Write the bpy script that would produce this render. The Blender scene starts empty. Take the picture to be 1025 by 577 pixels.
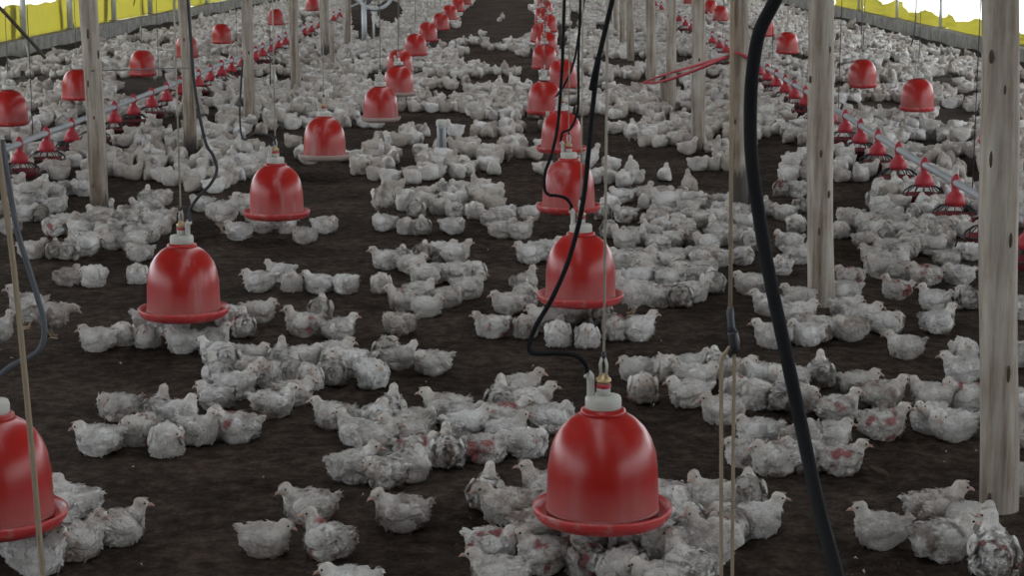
import bpy, bmesh, math, random
import numpy as np
from mathutils import Vector, Matrix, noise as mnoise

R = random.Random(7)
NR = np.random.RandomState(11)
SC = bpy.context.scene
COL = SC.collection

# ------------------------------------------------------------------ camera
F, W, H = 1900.0, 1025.0, 577.0          # focal length in pixels of a 1025 x 577 frame
CAM_Z = 1.70
PITCH = math.atan(346.5 / F)
YAW = math.atan(25.5 * math.cos(PITCH) / F)
cam_d = bpy.data.cameras.new('camera')
cam_d.sensor_fit = 'HORIZONTAL'; cam_d.sensor_width = 36.0
cam_d.lens = 36.0 * F / W
cam_d.clip_start = 0.05; cam_d.clip_end = 400
cam = bpy.data.objects.new('camera', cam_d); COL.objects.link(cam)
cam.location = (0, 0, CAM_Z)
cam.rotation_euler = (math.pi / 2 - PITCH, 0, YAW)
SC.camera = cam

# ------------------------------------------------------------------ overcast sky, exposure
world = bpy.data.worlds.new('overcast'); SC.world = world
world.use_nodes = True
bg = world.node_tree.nodes['Background']
bg.inputs['Color'].default_value = (0.87, 0.94, 1.0, 1)
bg.inputs['Strength'].default_value = 4.6
SC.view_settings.view_transform = 'Standard'
SC.view_settings.look = 'None'
SC.view_settings.gamma = 1.0
SC.view_settings.use_curve_mapping = False
SC.view_settings.exposure = 0.0

# ------------------------------------------------------------------ projection helpers (pixels of the photograph <-> places in the house)
_M = Matrix.Rotation(YAW, 3, 'Z') @ Matrix.Rotation(math.pi / 2 - PITCH, 3, 'X')
_Mi = _M.inverted()
def ray(px, py):
    return _M @ Vector(((px - W / 2) / F, (H / 2 - py) / F, -1.0))
def ground(px, py, z=0.0):
    d = ray(px, py); t = (z - CAM_Z) / d.z
    return Vector((d.x * t, d.y * t, z))
def at(px, py, Y):
    d = ray(px, py); t = Y / d.y
    return Vector((d.x * t, Y, CAM_Z + d.z * t))
def project(x, y, z):
    v = _Mi @ Vector((x, y, z - CAM_Z))
    return (W / 2 + F * v.x / -v.z, H / 2 - F * v.y / -v.z)

# ------------------------------------------------------------------ material helpers
MATS = {}
def mat(name, color=(0.5, 0.5, 0.5), rough=0.8, spec=0.3, metal=0.0):
    m = bpy.data.materials.new(name); m.use_nodes = True
    b = m.node_tree.nodes['Principled BSDF']
    b.inputs['Base Color'].default_value = (*color, 1)
    b.inputs['Roughness'].default_value = rough
    b.inputs['Specular IOR Level'].default_value = spec
    b.inputs['Metallic'].default_value = metal
    MATS[name] = m
    return m
class NT:
    def __init__(s, m):
        s.t = m.node_tree; s.b = s.t.nodes['Principled BSDF']
    def n(s, kind, **kw):
        nd = s.t.nodes.new(kind)
        for k, v in kw.items(): setattr(nd, k, v)
        return nd
    def l(s, a, b): s.t.links.new(a, b)
    def coord(s, which='Object', scale=(1, 1, 1)):
        c = s.n('ShaderNodeTexCoord'); mp = s.n('ShaderNodeMapping')
        mp.inputs['Scale'].default_value = scale
        s.l(c.outputs[which], mp.inputs['Vector'])
        return mp.outputs['Vector']
    def noise(s, vec, scale, detail=4, rough=0.6):
        nz = s.n('ShaderNodeTexNoise')
        nz.inputs['Scale'].default_value = scale; nz.inputs['Detail'].default_value = detail
        nz.inputs['Roughness'].default_value = rough
        s.l(vec, nz.inputs['Vector'])
        return nz.outputs['Fac']
    def ramp(s, fac, stops):
        r = s.n('ShaderNodeValToRGB'); e = r.color_ramp.elements
        while len(e) < len(stops): e.new(0.5)
        for el, (p, c) in zip(e, stops):
            el.position = p
            el.color = (*c, 1) if len(c) == 3 else c
        s.l(fac, r.inputs['Fac'])
        return r.outputs['Color']
    def math(s, op, a, b=None, clamp=False):
        m = s.n('ShaderNodeMath', operation=op); m.use_clamp = clamp
        for i, v in enumerate((a, b)):
            if v is None: continue
            if isinstance(v, (int, float)): m.inputs[i].default_value = v
            else: s.l(v, m.inputs[i])
        return m.outputs[0]
    def mix(s, fac, a, b, blend='MIX'):
        m = s.n('ShaderNodeMix', data_type='RGBA', blend_type=blend)
        for sock, v in ((m.inputs[0], fac), (m.inputs[6], a), (m.inputs[7], b)):
            if isinstance(v, (int, float)): sock.default_value = v
            elif isinstance(v, tuple): sock.default_value = (*v, 1)
            else: s.l(v, sock)
        return m.outputs[2]
    def bump(s, h, strength=0.5, dist=0.01):
        b = s.n('ShaderNodeBump')
        b.inputs['Strength'].default_value = strength; b.inputs['Distance'].default_value = dist
        s.l(h, b.inputs['Height']); s.l(b.outputs['Normal'], s.b.inputs['Normal'])
    def base(s, c): s.l(c, s.b.inputs['Base Color'])

def m_litter():
    m = mat('litter', rough=1.0, spec=0.04); t = NT(m)
    v = t.coord()
    a = t.noise(v, 1.6, 6, 0.65); b = t.noise(v, 15, 6, 0.72); c = t.noise(v, 70, 4, 0.75)
    k = t.math('ADD', t.math('MULTIPLY', a, 0.35), t.math('ADD', t.math('MULTIPLY', b, 0.47), t.math('MULTIPLY', c, 0.18)))
    col = t.ramp(k, [(0.38, (0.019, 0.0125, 0.0095)), (0.47, (0.048, 0.034, 0.0265)), (0.55, (0.092, 0.067, 0.053)), (0.66, (0.18, 0.137, 0.107))])
    # dusty, drier litter towards the open side walls
    x = t.n('ShaderNodeSeparateXYZ'); t.l(v, x.inputs[0])
    dry = t.math('MULTIPLY', t.math('SUBTRACT', t.math('ABSOLUTE', t.math('ADD', x.outputs[0], 0.4)), 3.2), 0.3, True)
    dry = t.math('MULTIPLY', dry, t.math('MULTIPLY', a, 1.5), True)
    col = t.mix(dry, col, (0.13, 0.115, 0.10))
    t.base(col)
    t.bump(t.math('ADD', b, t.math('MULTIPLY', c, 0.6)), 1.0, 0.05)
def m_down():
    m = mat('chick_down', rough=0.9, spec=0.12); t = NT(m)
    v = t.coord()
    og = t.n('ShaderNodeAttribute', attribute_type='OBJECT', attribute_name='tone')
    gg = t.n('ShaderNodeAttribute', attribute_type='GEOMETRY', attribute_name='tone')
    tone = t.math('ADD', og.outputs['Fac'], gg.outputs['Fac'])
    ob = t.n('ShaderNodeAttribute', attribute_type='OBJECT', attribute_name='bare')
    zone = t.n('ShaderNodeAttribute', attribute_type='GEOMETRY', attribute_name='zone')
    off = t.n('ShaderNodeCombineXYZ'); t.l(t.math('MULTIPLY', tone, 37.0), off.inputs[0]); t.l(t.math('MULTIPLY', tone, 11.0), off.inputs[1])
    va = t.n('ShaderNodeVectorMath', operation='ADD'); t.l(v, va.inputs[0]); t.l(off.outputs[0], va.inputs[1])
    n1 = t.noise(va.outputs[0], 11, 4, 0.6); n2 = t.noise(va.outputs[0], 60, 3, 0.7); n3 = t.noise(va.outputs[0], 14, 3, 0.5)
    white = t.mix(t.math('MULTIPLY', t.math('ADD', tone, 1.0), 0.5), (0.39, 0.335, 0.29), (0.72, 0.695, 0.665))
    dirt = t.ramp(t.math('ADD', t.math('MULTIPLY', n1, 0.7), t.math('MULTIPLY', n2, 0.3)), [(0.42, (0, 0, 0)), (0.68, (1, 1, 1))])
    sd = t.math('MULTIPLY', dirt, t.math('ADD', 0.62, t.math('MULTIPLY', ob.outputs['Fac'], 0.25)))
    col = t.mix(sd, white, (0.175, 0.122, 0.096))
    z = t.n('ShaderNodeSeparateXYZ'); t.l(v, z.inputs[0])
    # brown stained, partly bare reddish skin on the flanks and rear of some birds
    side = t.math('MULTIPLY', t.math('SUBTRACT', 0.05, z.outputs[0]), 60, True)
    n4 = t.math('ADD', t.math('MULTIPLY', n3, 0.8), t.math('MULTIPLY', n2, 0.2))
    stain = t.math('MULTIPLY', t.math('MULTIPLY', t.ramp(n4, [(0.50, (0, 0, 0)), (0.60, (1, 1, 1))]), ob.outputs['Fac'], True), side)
    col = t.mix(t.math('MULTIPLY', stain, 0.75), col, (0.17, 0.115, 0.095))
    rd = t.n('ShaderNodeAttribute', attribute_type='OBJECT', attribute_name='red')
    patch = t.math('MULTIPLY', t.math('MULTIPLY', t.ramp(n4, [(0.565, (0, 0, 0)), (0.61, (1, 1, 1))]), rd.outputs['Fac'], True), side)
    red = t.mix(n2, (0.24, 0.07, 0.068), (0.40, 0.10, 0.105))
    col = t.mix(t.math('MULTIPLY', patch, 0.8), col, red)
    col = t.mix(t.math('MULTIPLY', zone.outputs['Fac'], 0.5), col, (0.46, 0.385, 0.315))
    t.base(col)
    t.bump(t.math('ADD', t.noise(va.outputs[0], 110, 3, 0.7), t.noise(va.outputs[0], 42, 3, 0.6)), 0.75, 0.012)
def m_bell():
    m = mat('red_plastic', rough=0.33, spec=0.32); t = NT(m)
    v = t.coord()
    g = t.n('ShaderNodeAttribute', attribute_type='OBJECT', attribute_name='scale_level')
    z = t.n('ShaderNodeSeparateXYZ'); t.l(v, z.inputs[0])
    vs = t.coord('Object', (1, 1, 0.12))
    oi = t.n('ShaderNodeObjectInfo')
    off = t.n('ShaderNodeVectorMath', operation='ADD'); cb = t.n('ShaderNodeCombineXYZ')
    t.l(t.math('MULTIPLY', oi.outputs['Random'], 50), cb.inputs[0]); t.l(vs, off.inputs[0]); t.l(cb.outputs[0], off.inputs[1])
    streak = t.noise(off.outputs[0], 14, 4, 0.6); speck = t.noise(v, 90, 4, 0.7)
    # lime scale: a chalky band on the lower bell and runs down from the top
    low = t.math('SUBTRACT', 1.0, t.math('MULTIPLY', t.math('SUBTRACT', z.outputs[2], 0.06), 11), True)
    low = t.math('MULTIPLY', low, t.math('ADD', 0.35, streak), True)
    runs = t.ramp(streak, [(0.55, (0, 0, 0)), (0.70, (1, 1, 1))])
    k = t.math('ADD', t.math('MULTIPLY', low, 0.52), t.math('MULTIPLY', t.math('MULTIPLY', runs, g.outputs['Fac']), 0.75))
    k = t.math('MULTIPLY', k, t.math('ADD', 0.55, t.math('MULTIPLY', speck, 0.7)), True)
    col = t.mix(t.math('MULTIPLY', speck, 0.5), (0.33, 0.015, 0.011), (0.25, 0.011, 0.008))
    col = t.mix(k, col, (0.36, 0.19, 0.18))
    t.base(col)
    t.l(t.math('ADD', 0.30, t.math('MULTIPLY', k, 0.4)), t.b.inputs['Roughness'])
def m_dish():
    m = mat('red_dish', rough=0.4, spec=0.45); t = NT(m)
    v = t.coord(); n = t.noise(v, 25, 5, 0.65)
    t.base(t.mix(t.ramp(n, [(0.5, (0, 0, 0)), (0.72, (1, 1, 1))]), (0.42, 0.034, 0.034), (0.38, 0.20, 0.18)))
def m_wood():
    m = mat('pole_wood', rough=0.85, spec=0.2); t = NT(m)
    v = t.coord('Object', (1, 1, 0.07)); o = t.coord()
    oi = t.n('ShaderNodeObjectInfo')
    off = t.n('ShaderNodeVectorMath', operation='ADD'); cb = t.n('ShaderNodeCombineXYZ')
    t.l(t.math('MULTIPLY', oi.outputs['Random'], 30), cb.inputs[0]); t.l(t.math('MULTIPLY', oi.outputs['Random'], 17), cb.inputs[1])
    t.l(v, off.inputs[0]); t.l(cb.outputs[0], off.inputs[1])
    g = t.noise(off.outputs[0], 34, 5, 0.65); g2 = t.noise(off.outputs[0], 9, 3, 0.5); fine = t.noise(o, 70, 4, 0.7)
    g3 = t.noise(o, 3.5, 4, 0.6); k = t.math('ADD', t.math('MULTIPLY', g, 0.45), t.math('ADD', t.math('MULTIPLY', g2, 0.35), t.math('MULTIPLY', g3, 0.2)))
    col = t.ramp(k, [(0.38, (0.10, 0.072, 0.05)), (0.46, (0.215, 0.172, 0.135)), (0.54, (0.325, 0.28, 0.235)), (0.64, (0.44, 0.405, 0.36))])
    at_ = t.n('ShaderNodeAttribute', attribute_type='OBJECT', attribute_name='stain_height')
    z = t.n('ShaderNodeSeparateXYZ'); t.l(o, z.inputs[0])
    st = t.math('MULTIPLY', t.math('SUBTRACT', t.math('ADD', at_.outputs['Fac'], t.math('MULTIPLY', t.math('SUBTRACT', g, 0.5), 0.5)), z.outputs[2]), 12, True)
    st = t.math('MULTIPLY', st, t.math('GREATER_THAN', at_.outputs['Fac'], 0.01))
    col = t.mix(t.math('MULTIPLY', st, 0.85), col, (0.035, 0.03, 0.028))
    t.base(col)
    t.bump(t.math('ADD', g, t.math('MULTIPLY', fine, 0.3)), 0.5, 0.01)
def m_concrete():
    m = mat('concrete', rough=0.95, spec=0.15); t = NT(m)
    v = t.coord(); n = t.noise(v, 5, 6, 0.65)
    t.base(t.ramp(n, [(0.35, (0.20, 0.185, 0.165)), (0.5, (0.31, 0.295, 0.27)), (0.68, (0.42, 0.40, 0.37))]))
    t.bump(t.noise(v, 40, 4), 0.4, 0.01)
def m_curtain():
    m = bpy.data.materials.new('yellow_curtain'); m.use_nodes = True; MATS['yellow_curtain'] = m
    nt = m.node_tree; b = nt.nodes['Principled BSDF']; out = nt.nodes['Material Output']
    b.inputs['Base Color'].default_value = (0.50, 0.46, 0.14, 1); b.inputs['Roughness'].default_value = 0.6
    tr = nt.nodes.new('ShaderNodeBsdfTranslucent'); tr.inputs['Color'].default_value = (0.55, 0.51, 0.15, 1)
    mx = nt.nodes.new('ShaderNodeMixShader'); mx.inputs[0].default_value = 0.66
    nt.links.new(b.outputs[0], mx.inputs[1]); nt.links.new(tr.outputs[0], mx.inputs[2]); nt.links.new(mx.outputs[0], out.inputs['Surface'])
m_litter(); m_down(); m_bell(); m_dish(); m_wood(); m_concrete(); m_curtain()
mat('limed_dish', (0.33, 0.25, 0.22), 0.7, 0.2)
mat('feeder_red', (0.30, 0.017, 0.026), 0.5, 0.35)
mat('pan_red', (0.17, 0.022, 0.026), 0.6, 0.3)
mat('black_plastic', (0.02, 0.02, 0.022), 0.45, 0.4)
mat('hose_black', (0.009, 0.009, 0.010), 0.75, 0.10)
mat('hose_dull', (0.035, 0.037, 0.042), 0.6, 0.2)
mat('hose_grey', (0.075, 0.08, 0.088), 0.6, 0.25)
mat('white_plastic', (0.40, 0.385, 0.345), 0.5, 0.4)
mat('brass', (0.42, 0.30, 0.16), 0.45, 0.5, 0.6)
mat('cord_tan', (0.27, 0.21, 0.15), 0.9, 0.1)
mat('cord_pale', (0.36, 0.325, 0.275), 0.9, 0.1)
mat('cord_dull', (0.16, 0.145, 0.13), 0.9, 0.1)
mat('cord_red', (0.36, 0.05, 0.06), 0.8, 0.15)
mat('galvanised', (0.29, 0.295, 0.30), 0.55, 0.4, 0.3)
mat('steel_paint', (0.50, 0.51, 0.52), 0.5, 0.4, 0.2)
mat('dark_steel', (0.06, 0.062, 0.068), 0.5, 0.4, 0.4)
mat('knot_wood', (0.085, 0.06, 0.045), 0.9, 0.1)
mat('beak', (0.40, 0.26, 0.21), 0.5, 0.3)
mat('eye', (0.012, 0.010, 0.010), 0.2, 0.5)
mat('comb', (0.44, 0.33, 0.27), 0.7, 0.2)
mat('leg_skin', (0.46, 0.33, 0.24), 0.7, 0.2)
mat('roof_sheet', (0.20, 0.20, 0.20), 0.7, 0.3)
mat('outside_ground', (0.62, 0.60, 0.54), 0.95, 0.1)
mat('shaving', (0.085, 0.064, 0.05), 0.9, 0.1)
mat('feather_bit', (0.5, 0.48, 0.45), 0.9, 0.1)
mat('dry_stem', (0.11, 0.09, 0.07), 0.9, 0.1)
mat('clear_tube', (0.36, 0.38, 0.40), 0.25, 0.5)
mat('scale_strip', (0.12, 0.13, 0.15), 0.5, 0.3)

# ------------------------------------------------------------------ mesh helpers
def mesh_from(name, verts, faces, material=None, smooth=True):
    me = bpy.data.meshes.new(name)
    me.from_pydata([tuple(v) for v in verts], [], [tuple(f) for f in faces])
    if material: me.materials.append(MATS[material])
    if smooth: me.polygons.foreach_set('use_smooth', [True] * len(me.polygons))
    me.update()
    return me
def link(name, data, parent=None, loc=None):
    o = bpy.data.objects.new(name, data); COL.objects.link(o)
    if parent is not None: o.parent = parent
    if loc is not None: o.location = loc
    return o
def tag(o, label=None, cat=None, group=None, kind=None):
    if label: o['label'] = label
    if cat: o['category'] = cat
    if group: o['group'] = group
    if kind: o['kind'] = kind
    return o
def empty(name, loc, rz=0):
    o = bpy.data.objects.new(name, None); COL.objects.link(o)
    o.location = loc; o.rotation_euler = (0, 0, rz); o.empty_display_size = 0.05
    return o
class MB:
    """collects geometry of one part"""
    def __init__(s): s.v = []; s.f = []
    def add(s, v, f):
        k = len(s.v); s.v += [tuple(p) for p in v]; s.f += [tuple(i + k for i in q) for q in f]; return s
    def box(s, c, d, rz=0):
        x, y, z = (a / 2 for a in d); m = Matrix.Rotation(rz, 3, 'Z'); c = Vector(c)
        v = [c + m @ Vector((sx * x, sy * y, sz * z)) for sz in (-1, 1) for sx, sy in ((-1, -1), (1, -1), (1, 1), (-1, 1))]
        return s.add(v, [(3, 2, 1, 0), (4, 5, 6, 7), (0, 1, 5, 4), (1, 2, 6, 5), (2, 3, 7, 6), (3, 0, 4, 7)])
    def lathe(s, prof, n=32, c=(0, 0, 0), close=False):
        v = []; f = []; m = len(prof)
        for i in range(n):
            a = 2 * math.pi * i / n
            for r, z in prof: v.append((c[0] + r * math.cos(a), c[1] + r * math.sin(a), c[2] + z))
        for i in range(n):
            j = (i + 1) % n
            for k in range(m if close else m - 1):
                l = (k + 1) % m
                f.append((i * m + k, j * m + k, j * m + l, i * m + l))
        return s.add(v, f)
    def tube(s, pts, r, n=8, cap=True, smooth=0):
        pts = [Vector(p) for p in pts]
        rr = r if isinstance(r, (list, tuple)) else [r] * len(pts)
        if smooth and len(pts) > 2:
            q = []; r2 = []
            for i in range(len(pts) - 1):
                p0, p1, p2, p3 = pts[max(i - 1, 0)], pts[i], pts[i + 1], pts[min(i + 2, len(pts) - 1)]
                for k in range(smooth):
                    t = k / smooth
                    q.append(0.5 * (2 * p1 + (p2 - p0) * t + (2 * p0 - 5 * p1 + 4 * p2 - p3) * t * t + (3 * p1 - p0 - 3 * p2 + p3) * t ** 3))
                    r2.append(rr[i] * (1 - t) + rr[i + 1] * t)
            pts, rr = q + [pts[-1]], r2 + [rr[-1]]
        v = []; f = []; up = None
        for i, p in enumerate(pts):
            d = (pts[min(i + 1, len(pts) - 1)] - pts[max(i - 1, 0)]).normalized()
            if up is None: up = d.orthogonal().normalized()
            up = (up - d * up.dot(d)).normalized(); sd = d.cross(up)
            for k in range(n):
                a = 2 * math.pi * k / n
                v.append(p + (up * math.cos(a) + sd * math.sin(a)) * rr[i])
        for i in range(len(pts) - 1):
            for k in range(n):
                l = (k + 1) % n
                f.append((i * n + k, i * n + l, i * n + n + l, i * n + n + k))
        if cap:
            f.append(tuple(reversed(range(n)))); f.append(tuple((len(pts) - 1) * n + k for k in range(n)))
        return s.add(v, f)
    def ball(s, c, r, n=8, m=6, mtx=None):
        v = []; f = []; r = (r, r, r) if isinstance(r, (int, float)) else r
        for i in range(m + 1):
            th = math.pi * i / m
            for k in range(n):
                a = 2 * math.pi * k / n
                p = Vector((r[0] * math.sin(th) * math.cos(a), r[1] * math.sin(th) * math.sin(a), r[2] * math.cos(th)))
                if mtx: p = mtx @ p
                v.append(Vector(c) + p)
        for i in range(m):
            for k in range(n):
                l = (k + 1) % n
                f.append((i * n + k, i * n + n + k, i * n + n + l, i * n + l))
        return s.add(v, f)
    def mesh(s, name, material, smooth=True): return mesh_from(name, s.v, s.f, material, smooth)
    def build(s, name, material, parent=None, loc=None, smooth=True):
        return link(name, s.mesh(name, material, smooth), parent, loc)
def vnoise(x, y, f, seed):
    """value noise on arrays"""
    x = x * f + 1000.37; y = y * f + 1000.71
    xi = np.floor(x).astype(np.int64); yi = np.floor(y).astype(np.int64); u = x - xi; w = y - yi
    u = u * u * (3 - 2 * u); w = w * w * (3 - 2 * w)
    def h(a, b):
        n = (a * 374761393 + b * 668265263 + seed * 144665) & 0x7fffffff
        n = ((n ^ (n >> 13)) * 1274126177) & 0x7fffffff
        return ((n ^ (n >> 16)) & 0xffff) / 65535.0
    return (h(xi, yi) * (1 - u) + h(xi + 1, yi) * u) * (1 - w) + (h(xi, yi + 1) * (1 - u) + h(xi + 1, yi + 1) * u) * w

ORD = ['first', 'second', 'third', 'fourth', 'fifth', 'sixth', 'seventh', 'eighth', 'ninth', 'tenth', 'eleventh', 'twelfth', 'thirteenth', 'fourteenth', 'fifteenth', 'sixteenth', 'seventeenth', 'eighteenth', 'nineteenth', 'twentieth', 'twenty-first', 'twenty-second', 'twenty-third', 'twenty-fourth', 'twenty-fifth', 'twenty-sixth', 'twenty-seventh', 'twenty-eighth']

# ================================================================== THE HOUSE
XL, XR = -7.42, 6.50                       # inner faces of the low side walls
Y0, Y1 = -5.0, 72.0
XC = (XL + XR) / 2; EAVE, RIDGE = 2.55, 4.3
def roof_z(x): return EAVE + (RIDGE - EAVE) * (1 - abs(x - XC) / (XR - XC + 0.6))

# floor: uneven litter, finer near the camera
xs = np.linspace(XL - 0.2, XR + 0.2, 300)
ys = np.concatenate([np.linspace(Y0, 3.5, 30)[:-1], np.linspace(3.5, 14, 320)[:-1], np.linspace(14, 30, 140)[:-1], np.linspace(30, Y1, 90)])
gx, gy = np.meshgrid(xs, ys)
gz = (vnoise(gx, gy, 1.3, 1) - 0.5) * 0.02 + (vnoise(gx, gy, 6, 2) - 0.5) * 0.014 + (vnoise(gx, gy, 19, 3) - 0.5) * 0.008
edge = np.clip((np.abs(gx - XC) - (XR - XC) + 0.75) / 0.75, 0, 1)
gz += edge ** 2 * (0.05 + 0.10 * vnoise(gx, gy, 1.1, 5))       # litter banked against the side walls
nx, ny = len(xs), len(ys)
vv = np.stack([gx.ravel(), gy.ravel(), gz.ravel()], 1)
ii = (np.arange(ny - 1)[:, None] * nx + np.arange(nx - 1)[None, :]).ravel()
ff = np.stack([ii, ii + 1, ii + nx + 1, ii + nx], 1)
fl = link('floor', mesh_from('floor', vv.tolist(), ff.tolist(), 'litter'))
tag(fl, kind='structure')
def floor_z(x, y):
    a, b = np.array([x]), np.array([y])
    e = np.clip((np.abs(a - XC) - (XR - XC) + 0.75) / 0.75, 0, 1)
    return float(((vnoise(a, b, 1.3, 1) - 0.5) * 0.02 + (vnoise(a, b, 6, 2) - 0.5) * 0.014 + (vnoise(a, b, 19, 3) - 0.5) * 0.008 + e ** 2 * (0.05 + 0.10 * vnoise(a, b, 1.1, 5)))[0])

o = MB().box((XC, 33, -0.35), (260, 260, 0.5)).build('ground_outside', 'outside_ground', smooth=False); tag(o, kind='structure')
for nm, x, s in (('wall_left', XL, -1), ('wall_right', XR, 1)):
    b = MB(); yy = np.linspace(Y0, Y1, 160)
    # a low concrete kerb wall with a worn, slightly uneven top edge
    v = []; f = []
    for i, y in enumerate(yy):
        t = 0.31 + 0.018 * (float(vnoise(np.array([y]), np.array([x]), 0.9, 9)[0]) - 0.5)
        v += [(x, y, -0.15), (x, y, t - 0.015), (x + s * 0.015, y, t), (x + s * 0.16, y, t), (x + s * 0.16, y, -0.15)]
    for i in range(len(yy) - 1):
        for k in range(4):
            q = (i * 5 + k, i * 5 + 5 + k, i * 5 + 6 + k, i * 5 + 1 + k)
            f.append(q if s > 0 else tuple(reversed(q)))
    b.add(v, f)
    tag(b.build(nm, 'concrete', smooth=False), kind='structure')
# roof: two corrugated slopes with an open ridge slot, on a ridge beam each side
for nm, s in (('ceiling_left', -1), ('ceiling_right', 1)):
    b = MB(); xo = (XR - XC) + 1.0; xi = 0.40
    n = 8; v = []; f = []
    yy = np.linspace(Y0, Y1, 300)
    for y_i, y in enumerate(yy):
        w = 0.015 * math.sin(y_i * math.pi / 2 + 0.3)
        for dz in (0, 0.03):
            v += [(XC + s * xo, y, roof_z(XC + s * xo) + w + dz), (XC + s * xi, y, roof_z(XC + s * xi) + w + dz)]
    for i in range(len(yy) - 1):
        a = i * 4
        f += [(a, a + 1, a + 5, a + 4), (a + 2, a + 6, a + 7, a + 3), (a, a + 4, a + 6, a + 2), (a + 1, a + 3, a + 7, a + 5)]
    b.add(v, f); tag(b.build(nm, 'roof_sheet', smooth=False), kind='structure')

# end walls: boarded gables, the near one added behind camera to dim the foreground
for nm, y in (('wall_back_added', Y0 - 0.06), ('wall_end', Y1 + 0.06)):
    v = []
    for dy in (-0.04, 0.04):
        v += [(XL - 0.16, y + dy, -0.1), (XR + 0.16, y + dy, -0.1), (XR + 0.16, y + dy, roof_z(XR + 0.16)), (XC, y + dy, roof_z(XC)), (XL - 0.16, y + dy, roof_z(XL - 0.16))]
    o = MB().add(v, [(4, 3, 2, 1, 0), (5, 6, 7, 8, 9)] + [(k, (k + 1) % 5, (k + 1) % 5 + 5, k + 5) for k in range(5)]).build(nm, 'roof_sheet', smooth=False)
    tag(o, kind='structure')

# curtains and eave posts along the open sides
def curtain(x, s, y0, y1, z0, z1, bunch, label, group):
    n = max(10, int((y1 - y0) / 0.06)); m = 9; v = []; f = []
    ph = R.random() * 9
    for i in range(n + 1):
        y = y0 + (y1 - y0) * i / n
        zt = z1 - 0.03 * math.sin(math.pi * i / n) + 0.012 * math.sin(y * 7 + ph) + bunch * 0.05 * math.sin(y * 2.3 + ph)
        for k in range(m):
            u = k / (m - 1)
            off = 0.012 * math.sin(y * 9 + ph + u * 2) + 0.006 * math.sin(y * 23 + u * 5) + bunch * 0.03 * math.sin(u * 15 + y * 3) * (0.5 + 0.5 * math.sin(y * 1.7 + ph))
            v.append((x + s * (0.08 + off), y, z0 + (zt - z0) * u))
    for i in range(n):
        for k in range(m - 1):
            f.append((i * m + k, (i + 1) * m + k, (i + 1) * m + k + 1, i * m + k + 1))
    o = MB().add(v, f).build('side_curtain', 'yellow_curtain')
    sol = o.modifiers.new('thickness', 'SOLIDIFY'); sol.thickness = 0.002
    tag(o, label, 'curtain', group)
def eave_post(x, y, label, group, r=0.04):
    zt = roof_z(x) - 0.02
    b = MB().tube([(x, y, 0.2), (x, y, 1.2), (x, y, zt)], r, 10)
    o = empty('eave_post', (0, 0, 0)); b.build('shaft', 'steel_paint', o)
    MB().box((x, y, 0.335), (0.14, 0.14, 0.012)).build('foot_plate', 'galvanised', o, smooth=False)
    tag(o, label, 'post', group)
lp = [24.6, 27.8, 30.6, 33.8, 37.0, 40.2, 43.4, 46.6, 49.8, 53.0, 56.2]
for i, y in enumerate(lp):
    eave_post(XL - 0.07, y, ('grey steel eave post in front of the %s yellow curtain panel on the long wall' % ORD[i]), 'eave posts on the yellow curtain wall', 0.045)
for i in range(len(lp) - 1):
    curtain(XL - 0.13 - 0.012 * (i % 2), -1, lp[i] - 0.12, lp[i + 1] + 0.12, 0.30, 0.80, 0, 'tall yellow curtain panel on the long wall, %s from the open corner' % ORD[i], 'yellow curtain panels')
curtain(XL - 0.15, -1, 18.0, lp[0] + 0.1, 0.30, 0.80, 0, 'tall yellow curtain panel nearest the open corner of the long wall', 'yellow curtain panels')
rp = [23.6, 27.4, 31.3, 35.1, 39.3, 43.2, 47.1, 51.0, 54.9]
for i, y in enumerate(rp):
    eave_post(XR + 0.07, y, 'thin pale eave post against the bright opening, %s along the bunched curtain' % ORD[i], 'eave posts on the bright side', 0.026)
for i in range(len(rp) - 1):
    curtain(XR + 0.10, 1, rp[i], rp[i + 1], 0.28, 0.53 if i < 3 else 0.60, 1, 'bunched yellow curtain lowered onto the kerb wall, %s length' % ORD[i], 'bunched yellow curtains')
curtain(XR + 0.10, 1, 18.0, rp[0], 0.28, 0.5, 1, 'bunched yellow curtain lowered onto the kerb wall, nearest length', 'bunched yellow curtains')

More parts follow.
